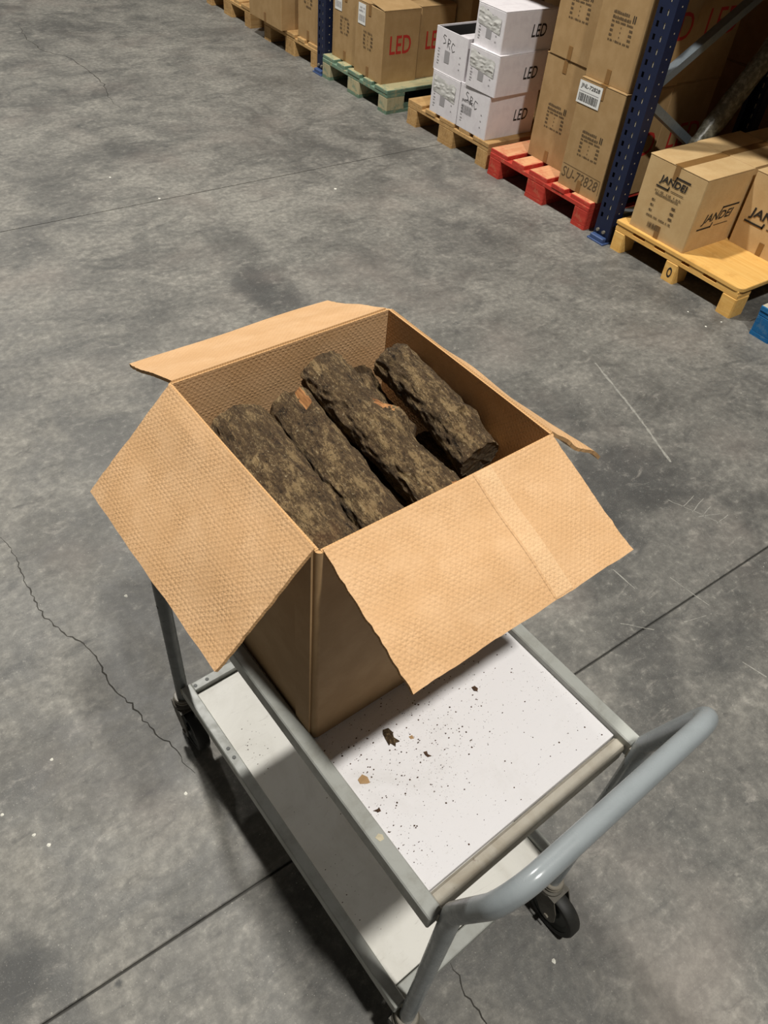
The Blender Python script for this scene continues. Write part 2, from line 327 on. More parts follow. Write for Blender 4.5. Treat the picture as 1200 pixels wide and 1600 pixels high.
# ------------------------------------------------------------------ setting: floor slabs, joints, wall
JR = 0.0082
def jy(y, x): return y + JR * (x + 0.3)
fl = MB().box(-7, 7, -4, 13, -0.06, -0.012).build('floor', 'joint'); fl['kind'] = 'structure'
js = [-3.0, 0.5542, 3.7592, 7.0025, 11.0]
slabs = []
for a, b in zip(js[:-1], js[1:]):
    g = 0.003; x0, x1 = -6.5, 6.6
    P = [(x0, jy(a, x0) + g), (x1, jy(a, x1) + g), (x1, jy(b, x1) - g), (x0, jy(b, x0) - g)]
    e = 0.002
    P2 = [(x0, P[0][1] + e), (x1, P[1][1] + e), (x1, P[2][1] - e), (x0, P[3][1] - e)]
    mb = MB().add([(p[0], p[1], -0.012) for p in P] + [(p[0], p[1], -0.0015) for p in P] + [(p[0], p[1], 0) for p in P2],
                  [(0, 1, 5, 4), (1, 2, 6, 5), (2, 3, 7, 6), (3, 0, 4, 7), (4, 5, 9, 8), (5, 6, 10, 9), (6, 7, 11, 10), (7, 4, 8, 11), (8, 9, 10, 11)])
    slabs.append(mb.build('concrete_slab', 'concrete', fl))
random.seed(5)
def jag(pts, step=0.012, amp=0.005):
    out = []
    for (a, b) in zip(pts[:-1], pts[1:]):
        a = Vector(a); b = Vector(b); n = max(1, int((b - a).length / step)); t = (b - a).normalized()
        for k in range(n): out.append(a + (b - a) * k / n + Vector((-t.y, t.x)) * random.uniform(-amp, amp))
    out.append(Vector(pts[-1])); return [tuple(p) for p in out]
def crack(pts, w, amp=0.004, step=0.012):
    p = jag(pts, step, amp); n = len(p); ws = [w * random.uniform(0.45, 1.2) * min(1, 0.3 + 4 * min(i, n - 1 - i) / n) for i in range(n)]
    o = MB().strip(p, ws, 0.0004).build('floor_crack', 'crack', fl); return o
crack([(0.036, 1.854), (0.051, 1.779), (0.05, 1.714), (0.048, 1.618), (0.054, 1.496), (0.08, 1.418), (0.117, 1.346), (0.13, 1.302), (0.127, 1.234), (0.127, 1.189), (0.151, 1.119), (0.16, 1.06), (0.176, 0.998), (0.192, 0.957), (0.195, 0.906), (0.208, 0.863)], 0.0038)
crack([(0.474, 0.198), (0.474, 0.17), (0.466, 0.147), (0.469, 0.123), (0.47, 0.098), (0.467, 0.073), (0.462, 0.03)], 0.003)
crack([(1.609, 6.948), (1.557, 6.565), (1.591, 6.273), (1.706, 6.085), (1.734, 5.788), (1.719, 5.457), (1.661, 5.226), (1.665, 5.045)], 0.006, 0.012, 0.04)
def scratch(pts, w, name='floor_scratch'):
    p = jag(pts, 0.02, 0.0015); MB().strip(p, [w * random.uniform(0.5, 1.1) for _ in p], 0.0003).build(name, 'chalk', fl)
scratch([(2.364, 1.617), (2.321, 1.484), (2.273, 1.335), (2.229, 1.212), (2.188, 1.112), (2.156, 1.028)], 0.011)
scratch([(1.586, 0.778), (1.588, 0.688)], 0.005); scratch([(1.656, 0.334), (1.675, 0.264)], 0.004)
for q in ([(1.99, .90), (2.066, .725)], [(2.09, .865), (2.01, .85)], [(2.11, .84), (2.02, .815)], [(2.10, .80), (2.035, .785)], [(2.02, .79), (2.11, .755)], [(2.12, .74), (2.05, .735)]): scratch(q, 0.003)
scratch([(1.45, .62), (1.52, .55)], .003); scratch([(1.72, .66), (1.74, .52)], .003); scratch([(1.62, .52), (1.70, .50)], .003)
sp = MB()
for (x, y), r in zip([(-0.064, 1.077), (-0.2, 1.006), (-0.155, 0.922), (-0.135, 0.883), (0.27, 1.454), (1.244, 4.131), (1.374, 3.791), (2.268, 3.511), (3.066, 1.699), (3.04, 1.573), (3.139, 1.563), (0.662, 0.078), (0.168, 0.829)], [.005, .005, .005, .005, .006, .009, .008, .010, .006, .006, .006, .006, .005]):
    n = 7; sp.add([(x, y, 0.003)] + [(x + r * random.uniform(.6, 1.1) * math.cos(k * 2 * math.pi / n), y + r * random.uniform(.6, 1.1) * math.sin(k * 2 * math.pi / n), 0.0002) for k in range(n)], [(0, 1 + k, 1 + (k + 1) % n) for k in range(n)])
for k in range(900):
    if k < 650: x, y = random.uniform(-.35, .75), random.uniform(-.1, 2.0)
    else: x, y = random.uniform(1.0, 2.8), random.uniform(0.1, 2.2)
    r = random.uniform(.0006, .0018); sp.add([(x, y, r)] + [(x + r * math.cos(q * 2.1), y + r * math.sin(q * 2.1), 0.0001) for q in range(3)], [(0, 1, 2), (0, 2, 3), (0, 3, 1)])
so = sp.build('paint_specks', 'speck'); so['kind'] = 'stuff'; tag(so, 'tiny white specks scattered over the grey concrete floor', 'specks')
wl = MB().box(6.4, 6.55, -4, 13, 0, 5).build('wall_right', 'wallp'); wl['kind'] = 'structure'

# ------------------------------------------------------------------ two-shelf trolley
TW, TL, H2, H1 = 0.4386, 0.7914, 0.7263, 0.2200
tro = thing('shelf_trolley', 'grey steel two-shelf hand trolley with white shelves carrying the open box', 'trolley', (0.2909, 0.1709, 0), 0.0613)
def shelf(h, lam):
    RW = 0.0235
    for x0 in (0.0, TW - RW):
        r = MB().cbox(x0, x0 + RW, 0.0, TL, h - 0.034, h, 0.002).build('side_rail', 'rail', tro)
    MB().cbox(RW, TW - RW, 0.006 if h > .5 else 0.0, 0.0285, h - 0.046, h - 0.012, 0.004 if h > .5 else .002).build('end_rail', 'rail_old' if h > .5 else 'rail', tro)
    MB().cbox(RW, TW - RW, TL - 0.024, TL - 0.001, h - 0.04, h - 0.001, 0.002).build('end_rail', 'rail', tro)
    s = MB().cbox(RW + 0.0008, TW - RW - 0.0008, 0.0312, TL - 0.0265, h - 0.026, h - 0.0131, 0.0008).build('shelf_panel', lam, tro)
    for (x, y) in ((TW / 2, .0165),): pass
    return s
shelf(H2, 'laminate'); low = shelf(H1, 'laminate_low')
# bolt heads on the lower rail
for (x, y, z) in ((.012, .60, H1), (.012, .575, H1), (.03, TL - .012, H1 - .001), (.06, TL - .012, H1 - .001)):
    MB().lathe([(0, 0.0), (0, .0045), (.0012, .004), (.0012, 0.0)], 'z', (x, y, z), 10).build('bolt_head', 'hub', tro)
PX, PY, TR = 0.022, -0.0148, 0.0144
hx0, hx1 = PX, TW - PX
path = fillet([(hx0, PY, .158), (hx0, PY, .752), (hx0 - .002, -.066, .930), (hx1 + .004, -.066, .930), (hx1, PY, .752), (hx1, PY, .158)], [.035, .055, .055, .035], 10)
MB().tube(path, TR, 28).build('push_handle', 'tube', tro, smooth=True, auto=0.9)
for x in (0.006, TW - 0.006):
    MB().tube([(x, TL + .0150, .158), (x, TL + .0150, .745), (x, TL + .0150, .752)], [TR, TR, TR * .8], 24).build('corner_post', 'tube_dark', tro, smooth=True, auto=0.9)
    MB().lathe([(0, 0.0), (0, .004), (.0006, .004), (.0006, 0)], 'x', (x - TR - .0002, TL + .014, .52), 10).build('post_hole', 'rubber', tro)
# gussets tying rails to posts
for h in (H2, H1):
    for x, y in ((PX, 0), (TW - PX, 0), (0.006, TL), (TW - 0.006, TL)):
        s = 1 if y > 0 else -1
        MB().box(x - .007, x + .007, min(y, y + s * .006), max(y, y + s * .006), h - .03, h - .004).build('gusset', 'rail_old', tro)
def caster(px, py, sw):
    c = link('caster', None, tro, Matrix.Translation((px, py, 0)) @ Matrix.Rotation(sw, 4, 'Z')); c.empty_display_size = .03
    tr = -0.032; wz = 0.0625
    MB().lathe([(.148, 0), (.148, .0215), (.151, .0225), (.154, .0215), (.154, .0195), (.157, .0195), (.158, .0215), (.1615, .0215), (.1635, .0195), (.1635, 0)], 'z', (0, 0, 0), 28).build('collar', 'zinc', c, smooth=True, auto=0.6)
    # yoke: top dome plate and two cheeks reaching the axle
    m = MB(); m.tube([(0, 0, .132), (0, 0, .142), (0, 0, .148)], [.027, .026, .016], 24)
    for sx in (-1, 1):
        xo = sx * .021; pr = [(.022, .136), (.020, .118), (.006, .085), (-.018, .052), (-.032, .046), (-.046, .052), (-.052, .066), (-.046, .100), (-.030, .136)]
        n = len(pr); a = [(xo, p[0], p[1]) for p in pr]; b = [(xo + sx * .0025, p[0], p[1]) for p in pr]
        m.add(a + b, [tuple(range(n)), tuple(range(2 * n - 1, n - 1, -1))] + [(i, (i + 1) % n, n + (i + 1) % n, n + i) for i in range(n)])
    m.box(-.0235, .0235, -.032, .022, .133, .1365)
    m.build('yoke', 'yoke', c)
    MB().lathe([(-.014, .047), (-.0155, .052), (-.0145, .059), (-.010, .0622), (0, .0625), (.010, .0622), (.0145, .059), (.0155, .052), (.014, .047)], 'x', (0, tr, wz), 40).build('tyre', 'rubber', c, smooth=True, auto=0.7)
    MB().lathe([(-.013, .048), (-.007, .040), (-.006, .020), (-.015, .016), (-.015, .0), (.015, .0), (.015, .016), (.006, .020), (.007, .040), (.013, .048)], 'x', (0, tr, wz), 32).build('hub', 'hub', c, smooth=True, auto=0.5)
    MB().tube([(-.027, tr, wz), (.027, tr, wz)], .006, 6).build('axle', 'zinc', c)
for (x, y, sw) in ((PX, PY, .1), (TW - PX, PY, .0), (0.006, TL + .0165, -.02), (TW - .006, TL + .0165, .05)): caster(x, y, sw)

# ------------------------------------------------------------------ the open box on the trolley
BW, BL, BH = 0.3810, 0.3657, 0.4326
BZ = 0.7132
crt = thing('open_carton', 'large open cardboard box with spread flaps on the white trolley shelf', 'box', (0.3007, 0.4764, BZ), 0.0467)
BM = Matrix.Translation((0.3007, 0.4764, BZ)) @ Matrix.Rotation(0.0467, 4, 'Z')
random.seed(11)
def panel(name, O, X, Y, W, Hh, inset=(0, 0), th=0.0055, warp=None, rag=0.0, mats=('kraft_in', 'kraft', 'flute'), taper=(0, 0), parent=crt, seed=0):
    nx, ny = 36, 24; mb = MB(); rnd = random.Random(seed)
    re = [rnd.uniform(-1, 1) * rag for _ in range(nx + 1)]; rl = [rnd.uniform(-1, 1) * rag for _ in range(ny + 1)]; rr = [rnd.uniform(-1, 1) * rag for _ in range(ny + 1)]
    re = [(re[max(i - 1, 0)] + re[i] + re[min(i + 1, nx)]) / 2.2 for i in range(nx + 1)]
    def pt(i, j, side):
        u, v = i / nx, j / ny
        xa = inset[0] + taper[0] * v + rl[j] * (v ** .3); xb = W - inset[1] - taper[1] * v + rr[j] * (v ** .3)
        x = xa + (xb - xa) * u; y = v * (Hh + re[i] * 1.0 if v == 1 else Hh * 1.0); z = th / 2 * side + (warp(u, v) if warp else 0)
        return (x, y, z)
    for side in (1, -1):
        mb.v += [pt(i, j, side) for j in range(ny + 1) for i in range(nx + 1)]
    n1 = (nx + 1) * (ny + 1)
    for j in range(ny):
        for i in range(nx):
            a = j * (nx + 1) + i; mb.f.append((a, a + 1, a + nx + 2, a + nx + 1)); mb.m.append(0); mb.f.append((n1 + a + nx + 1, n1 + a + nx + 2, n1 + a + 1, n1 + a)); mb.m.append(1)
    rim = [i for i in range(nx + 1)] + [j * (nx + 1) + nx for j in range(1, ny + 1)] + [ny * (nx + 1) + i for i in range(nx - 1, -1, -1)] + [j * (nx + 1) for j in range(ny - 1, 0, -1)]
    for a, b in zip(rim, rim[1:] + rim[:1]): mb.f.append((a, n1 + a, n1 + b, b)); mb.m.append(2)
    o = mb.build(name, list(mats), parent, frame(O, X, Y))
    return o
wob = lambda a, k, s: (lambda u, v: a * noise.noise(Vector((u * k, v * k, s))) * min(1, 8 * v))
bul = lambda a: (lambda u, v: -a * math.sin(math.pi * u) * math.sin(math.pi * min(1, v * .95)))
panel('side_panel', (BW, 0, 0), (-1, 0, 0), (0, 0, 1), BW, BH, (.004, .004), warp=bul(.005))
panel('side_panel', (0, BL, 0), (1, 0, 0), (0, 0, 1), BW, BH, (.003, .003), warp=bul(.004))
panel('side_panel', (0, 0, 0), (0, 1, 0), (0, 0, 1), BL, BH, (.004, .004), warp=bul(.006))
panel('side_panel', (BW, BL, 0), (0, -1, 0), (0, 0, 1), BL, BH, (.003, .003), warp=bul(.005))
panel('bottom_panel', (0, 0, .0035), (1, 0, 0), (0, 1, 0), BW, BL)
# rounded vertical folds at the corners
for i, (cx, cy, a0) in enumerate(((0, 0, math.pi), (BW, 0, 1.5 * math.pi), (BW, BL, 0), (0, BL, .5 * math.pi))):
    m = MB(); n = 8; R0 = .0068; ox = cx + (.004 if cx == 0 else -.004); oy = cy + (.004 if cy == 0 else -.004)
    for z in (0.002, BH - .001):
        for rr in (R0, R0 - .0045):
            for k in range(n + 1): m.v.append((ox + rr * math.cos(a0 + math.pi / 2 * k / n), oy + rr * math.sin(a0 + math.pi / 2 * k / n), z))
    q = n + 1
    for k in range(n): m.f += [(k, k + 1, 2 * q + k + 1, 2 * q + k), (q + k + 1, q + k, 3 * q + k, 3 * q + k + 1), (2 * q + k, 2 * q + k + 1, 3 * q + k + 1, 3 * q + k)]; m.m += [0, 0, 1]
    m.build('corner_fold', ['kraft', 'flute'], crt, smooth=False)
# glued overlap strip on the left wall beside the near corner
MB().box(-.0062, -.0032, .006, .042, .004, BH - .004).build('glue_joint', 'kraft', crt)
def flap(name, O, X, out, phi, d, W, **kw):
    p = math.radians(phi); Y = Vector(out) * math.cos(p) - Vector((0, 0, 1)) * math.sin(p)
    return panel(name, O, X, Y, W, d, **kw)
nf = flap('flap', (BW, 0, BH), (-1, 0, 0), (0, -1, 0), 23, .186, BW, inset=(.004, .005), warp=wob(.004, 2.3, 1.0), rag=.0012, taper=(.001, .003), seed=3)
lf = flap('flap', (0, 0, BH), (0, 1, 0), (-1, 0, 0), 43.5, .190, BL, inset=(.006, .004), warp=wob(.004, 2.0, 4.0), rag=.0008, taper=(-.001, .001), seed=4)
flap('flap', (0, BL, BH), (1, 0, 0), (0, 1, 0), 23.5, .176, BW, inset=(.004, .006), warp=wob(.004, 2.0, 7.0), rag=.0008, seed=5)
flap('flap', (BW, BL, BH), (0, -1, 0), (1, 0, 0), 43, .190, BL, inset=(.006, .004), warp=lambda u, v: .020 * (u - .25) * v + .006 * noise.noise(Vector((u * 3, v * 3, 9))) * min(1, 8 * v), rag=.001, seed=6)
# pressed crease band and hinge scores on the near flap (as the photo shows), local x runs from the right corner
def bandmesh(x0, x1, z, name, mat):
    m = MB(); n = 20
    for k in range(n + 1):
        v = k / n; y = .184 * v
        for x in (x0, x1):
            u = x / BW; m.v.append((x, y, .00275 + .004 * noise.noise(Vector((u * 2.3, v * 2.3, 1.0))) * min(1, 8 * v) + z))
    for k in range(n): m.f.append((2 * k, 2 * k + 1, 2 * k + 3, 2 * k + 2)); m.m.append(0)
    m.build(name, mat, nf)
bandmesh(.118, .147, .0006, 'crease_band', 'kraft_band')
rm = MB()
for k in range(21):
    v = k / 20
    for x, dz in ((.1455, .0004), (.1475, .0016), (.1495, .0004)): rm.v.append((x, .184 * v, .00275 + .004 * noise.noise(Vector((x / BW * 2.3, v * 2.3, 1.0))) * min(1, 8 * v) + dz))
for k in range(20):
    for q in (0, 1): rm.f.append((3 * k + q, 3 * k + q + 1, 3 * k + q + 4, 3 * k + q + 3)); rm.m.append(0)
rm.build('crease_ridge', 'kraft_in', nf, smooth=True)

# ------------------------------------------------------------------ logs
def make_log_mesh(L, r0, r1, seed, bend=(0, 0), knots=(), notches=(), mat_fn=None, ellip=1.0, seg=104, rough=1.0):
    nl = max(20, int(L / 0.0026)); mb = MB(); off = Vector((seed * 3.7, seed * 1.3, seed * 7.1)); rings = []
    for j in range(nl + 1):
        t = j / nl; z = t * L; br = r0 + (r1 - r0) * t; cx = bend[0] * math.sin(math.pi * t); cy = bend[1] * math.sin(math.pi * t)
        endf = min(1.0, min(t, 1 - t) * L / 0.004); er = 1 - .025 * (1 - endf) ** 2
        for k in range(seg):
            a = 2 * math.pi * k / seg; c, s = math.cos(a), math.sin(a); P = Vector((c * br, s * br, z))
            q = P + off
            r = br * (1 + .10 * noise.noise(Vector((q.x * 22, q.y * 22, q.z * 9))))
            rd = 1 - abs(noise.noise(Vector((q.x * 95, q.y * 95, q.z * 30)))) * 2
            r += rough * (.0044 * rd * (.5 + .8 * noise.noise(q * 30 + Vector((9, 0, 0)))) + .0022 * noise.noise(Vector((q.x * 160, q.y * 160, q.z * 80))) + .0010 * noise.noise(q * 420))
            for (kt, ka, kw, kh) in knots:
                da = (a - ka + math.pi) % (2 * math.pi) - math.pi; d2 = ((t - kt) * L / kw) ** 2 + (da * br / kw) ** 2; r += kh * math.exp(-d2 * 1.4)
            for (ta, tb, aa, aw, dp) in notches:
                da = (a - aa + math.pi) % (2 * math.pi) - math.pi
                if ta <= t <= tb and abs(da) < aw: r -= dp * br * (1 - (abs(da) / aw) ** 4) * min(1, min(t - ta + .002, tb - t + .02) / .03)
            mb.v.append((cx + c * r * er * ellip, cy + s * r * er / ellip, z + (rough * .004 * noise.noise(Vector((c * 2, s * 2, seed))) if j in (0, nl) else 0)))
    for j in range(nl):
        for k in range(seg):
            k2 = (k + 1) % seg; mb.f.append((j * seg + k, j * seg + k2, (j + 1) * seg + k2, (j + 1) * seg + k)); mb.m.append(mat_fn(j / nl, 2 * math.pi * k / seg) if mat_fn else 0)
    caps = []
    for j, rev in ((0, True), (nl, False)):
        ring = [Vector(mb.v[j * seg + k]) for k in range(seg)]; ctr = sum(ring, Vector()) / seg; m = MB(); sg = 1 if rev else -1
        for f in (1.0, .96, .6, .3):
            for p in ring:
                q = ctr + (p - ctr) * f * .995; m.v.append((q.x, q.y, q.z + (sg * .001 if f < 1 else 0) + .0012 * noise.noise(q * 150)))
        m.v.append(tuple(ctr))
        for i in range(3):
            for k in range(seg):
                k2 = (k + 1) % seg; q = (i * seg + k, i * seg + k2, (i + 1) * seg + k2, (i + 1) * seg + k); m.f.append(q[::-1] if not rev else q[::-1] if 0 else q); m.m.append(0)
        for k in range(seg): m.f.append((3 * seg + k, 3 * seg + (k + 1) % seg, 4 * seg)); m.m.append(0)
        caps.append(m.mesh('cut_face', 'cut'))
    me = mb.mesh('log', ['bark', 'bare'], True)
    return me, caps
def place_log(meshes, p0, p1, label, group, roll=0.0):
    me, caps = meshes
    a = BM @ Vector(p0); b = BM @ Vector(p1); Zd = (b - a).normalized(); Y = Vector((0, 0, 1)); Y = (Y - Zd * Y.dot(Zd)).normalized(); X = Y.cross(Zd)
    mw = Matrix(((X.x, Y.x, Zd.x, a.x), (X.y, Y.y, Zd.y, a.y), (X.z, Y.z, Zd.z, a.z), (0, 0, 0, 1))) @ Matrix.Rotation(roll, 4, 'Z')
    o = link('firewood_log', None); o.matrix_world = mw; o.empty_display_size = .03; tag(o, label, 'log', group)
    link('bark_body', me, o)
    for c in caps: link('cut_face', c, o)
    return o
def LL(p0, p1): return (Vector(p1) - Vector(p0)).length
G = 'firewood logs in the open box'
UP = math.pi / 2
A = ((.053, .022, .346), (.075, .316, .352))
place_log(make_log_mesh(LL(*A), .0425, .0455, 1, bend=(.0, .004), knots=((.35, 2.6, .03, .004),)), *A, 'thick rough-barked log lying against the left wall of the open box', G)
A = ((.139, .024, .344), (.1685, .322, .350))
place_log(make_log_mesh(LL(*A), .0345, .0355, 2, bend=(.004, .002), notches=((.80, 1.0, UP + .05, .30, .42),), mat_fn=lambda t, a: 1 if t > .86 and .16 < a - UP + .05 * noise.noise(Vector((t * 30, 0, 1))) < .36 else 0, rough=.75), *A, 'smoother grey-brown log with a split and orange wood at its far end', G)
A = ((.234, .020, .346), (.236, .340, .380))
place_log(make_log_mesh(LL(*A), .0325, .0360, 3, bend=(.006, .004), knots=((.50, 2.35, .028, .016), (.44, 2.85, .012, .010), (.12, 2.7, .03, .006)), notches=((.0, .30, 2.25, .10, .28),), mat_fn=lambda t, a: 1 if (.50 < t < .64 and 1.7 < a < 2.7 and noise.noise(Vector((t * 28, a * 3, 0))) + .6 * noise.noise(Vector((t * 90, a * 11, 3))) > .02) or (t < .07 and 1.75 < a < 2.05 and noise.noise(Vector((t * 90, a * 9, 5))) > -.1) else 0), *A, 'crooked log with a knotty bulge and bare orange patch on its side', G)
A = ((.336, .078, .350), (.339, .302, .388))
place_log(make_log_mesh(LL(*A), .0335, .0305, 4, bend=(-.002, .006), knots=((.92, 1.0, .012, .006), (.92, 1.9, .012, .006), (.25, 2.2, .02, .005)), notches=((.08, .30, 1.75, .30, .30),), mat_fn=lambda t, a: 0), *A, 'shorter curved log with a dark sawn near end beside the right wall', G)
A = ((.274, .12, .275), (.300, .345, .334))
place_log(make_log_mesh(LL(*A), .032, .034, 5, bend=(.004, .004), rough=1.2), *A, 'half hidden log lying deeper between the crooked and the curved log', G)
A = ((.339, .016, .268), (.339, .21, .274))
lm6 = make_log_mesh(LL(*A), .029, .030, 6, seg=72)
place_log(lm6, *A, 'log of which only a tip shows below the sawn end of the curved log', G)
# the layers underneath that carry the ones in view
base = make_log_mesh(.325, .0315, .0315, 7, seg=48)
for zi, zz in enumerate((.045, .120, .195)):
    for xi, xx in enumerate((.048, .143, .238, .333)):
        place_log(base, (xx, .022, zz), (xx, .347, zz), 'log in the lower layers of the open box under the visible logs', 'logs buried in the lower layers', roll=.9 * xi + 1.7 * zi)
for xx in (.055, .130, .205):
    place_log(base, (xx, .022, .268), (xx, .347, .268), 'log in the lower layers of the open box under the visible logs', 'logs buried in the lower layers', roll=2.2 * xx * 10)

# ------------------------------------------------------------------ bits of bark and paper on the top shelf
def tp(x, y): return tro.matrix_basis @ Vector((x, y, 0))
TM = Matrix.Translation((0.2909, 0.1709, 0)) @ Matrix.Rotation(0.0613, 4, 'Z'); SH = H2 - 0.0131
def flake(outline, th, wav, seed):
    m = MB(); n = len(outline); c = Vector((sum(p[0] for p in outline) / n, sum(p[1] for p in outline) / n))
    top = []; bot = []
    for f in (1.0, .55):
        for p in outline:
            q = c + (Vector(p) - c) * f; h = wav * (noise.noise(Vector((q.x * 120, q.y * 120, seed))) + .5) * (1.6 - f); top.append((q.x, q.y, th + max(0, h)))
    m.v = top + [(c.x, c.y, th + wav * .9)] + [(p[0], p[1], 0.0002) for p in outline]
    for k in range(n):
        k2 = (k + 1) % n; m.f += [(k, k2, n + k2, n + k), (n + k, n + k2, 2 * n), (2 * n + 1 + k, 2 * n + 1 + k2, k2, k)]; m.m += [0] * 3
    return m
def bit(name, x, y, pts, th, wav, mat, label, cat, seed, group=None):
    o = flake(pts, th, wav, seed).build(name, mat); o.matrix_world = TM @ Matrix.Translation((x, y, SH)); tag(o, label, cat, group); return o
bit('bark_chip', .123, .236, [(-.002, .016), (.006, .013), (.008, .005), (.004, -.004), (.007, -.014), (.001, -.012), (-.003, -.017), (-.006, -.008), (-.010, -.010), (-.008, .002), (-.006, .010)], .0015, .005, 'bark', 'largest ragged bark chip on the white shelf before the box', 'bark chip', 1)
bit('cardboard_scrap', .048, .205, [(-.006, .006), (.004, .009), (.008, .001), (.006, -.008), (.002, -.007), (-.007, -.001)], .001, .0008, 'kraft', 'small tan cardboard scrap near the left rail of the top shelf', 'cardboard scrap', 2)
bit('bark_chip', .151, .181, [(-.002, .006), (.003, .004), (.001, -.001), (.004, -.006), (-.002, -.004), (-.003, .001)], .001, .002, 'crumb', 'small dark bark chip in the middle of the top shelf', 'bark chip', 3)
bit('bark_chip', .038, .157, [(-.006, .004), (.001, .002), (.004, .003), (.003, -.003), (-.001, -.002)], .001, .002, 'crumb', 'reddish bark splinter close to the left rail of the top shelf', 'bark chip', 4)
bit('bark_chip', .289, .222, [(-.003, .005), (.003, .004), (.004, -.003), (0, -.006), (-.004, -.002)], .001, .002, 'crumb', 'dark bark chip just under the near flap of the box', 'bark chip', 5)
bit('cardboard_scrap', .150, .217, [(-.003, .003), (.003, .002), (.002, -.004), (-.003, -.002)], .0008, .0004, 'kraft', 'tiny tan paper scrap right of the largest bark chip', 'cardboard scrap', 6)
o_ = bit('cardboard_scrap', .012, .122, [(-.005, .004), (.002, .006), (.006, .001), (.004, -.005), (-.003, -.004)], .0006, .0003, 'slot', 'pale paper scrap stuck on the left rail of the top shelf', 'cardboard scrap', 7)
o_.matrix_world = TM @ Matrix.Translation((.0125, .122, H2))
random.seed(21); cr = MB()
for k in range(1100):
    if k < 700: x, y = random.gauss(.17, .09), random.gauss(.21, .055)
    elif k < 800: x, y = random.gauss(.05, .014), random.gauss(.16, .07)
    else: x, y = random.uniform(.03, .41), random.uniform(.04, .29)
    if not (.027 < x < .41 and .036 < y < .30): continue
    r = random.choice((.0004, .0004, .0005, .0007, .0009, .0016)) * random.uniform(.7, 1.2); a = random.uniform(0, 6.28); e = random.uniform(.4, 1)
    cr.add([(x, y, SH + r * .8)] + [(x + r * math.cos(a + q * 1.57), y + r * e * math.sin(a + q * 1.57), SH + .0001) for q in range(4)], [(0, 1, 2), (0, 2, 3), (0, 3, 4), (0, 4, 1)])
co = cr.build('wood_crumbs', 'crumb'); co.matrix_world = TM; co['kind'] = 'stuff'; tag(co, 'fine dark bark crumbs sprinkled over the white top shelf', 'crumbs')
random.seed(22); cr = MB()
for k in range(60):
    x, y = random.choice(((random.gauss(.06, .02), random.gauss(.58, .04)), (random.gauss(.045, .02), random.gauss(.22, .03)), (random.uniform(.03, .2), random.uniform(.04, .7))))
    if not (.027 < x < .4 and .036 < y < .74): continue
    r = random.choice((.0008, .0011, .0018)); z = H1 - .0131
    cr.add([(x, y, z + r * .7)] + [(x + r * math.cos(q * 1.57), y + r * .6 * math.sin(q * 1.57), z + .0001) for q in range(4)], [(0, 1, 2), (0, 2, 3), (0, 3, 4), (0, 4, 1)])
co = cr.build('wood_crumbs', 'crumb'); co.matrix_world = TM; co['kind'] = 'stuff'; tag(co, 'few dark crumbs on the dirty lower trolley shelf', 'crumbs')

# ------------------------------------------------------------------ pallets
def pallet(x0, y0, label, side, topm, blk=None, group='wooden pallets along the rack', W=.8, D=1.2):
    p = thing('wooden_pallet', label, 'pallet', (x0, y0, 0), 0, group); ws = ((0, .1), (W / 2 - .0725, W / 2 + .0725), (W - .1, W)); cache = {}
    def put(nm, dx, dy, dz, loc, mats, top=None, c=.003):
        key = (round(dx, 3), round(dy, 3), round(dz, 3), nm)
        if key not in cache: cache[key] = MB().cbox(0, dx, 0, dy, 0, dz, c, 0, 1).mesh(nm, mats)
        link(nm, cache[key], p, Matrix.Translation(loc))
    for (a, b) in ws:
        put('bottom_runner', D, b - a, .022, (0, a, 0), [side, side])
        for bx in (0, D / 2 - .0725, D - .145): put('block', .145, b - a, .078, (bx, a, .022), [blk or side] * 2, c=.005)
    for bx in (0, D / 2 - .0725, D - .145): put('cross_board', .145, W, .022, (bx, 0, .100), [side, side])
    tws = (.145, .1, .145, .1, .145); gap = (W - sum(tws)) / 4; y = 0
    random.seed(int(y0 * 100))
    for t in tws: put('top_board', D, t, .022, (random.uniform(-.004, .004), y, .122), [side, topm]); y += t + gap
    return p
pallet(3.20, 2.525, 'red painted pallet with worn bare top boards under the tall brown cartons', 'red', 'red_worn')
pallet(3.225, 3.372, 'bare wood pallet under the white LED cartons', 'pine', 'pine')
pallet(3.175, 4.335, 'faded green pallet under the brown cartons with red LED print', 'green', 'green_worn', 'green_block')
pallet(3.215, 5.265, 'bare wood pallet under plain cartons just beyond the far blue upright', 'pine', 'pine')
pallet(3.235, 6.33, 'bare wood pallet farthest along the rack at the top edge', 'pine', 'pine')
pallet(3.178, .64, 'bright blue pallet corner at the right edge', 'blue_wood', 'blue_worn')
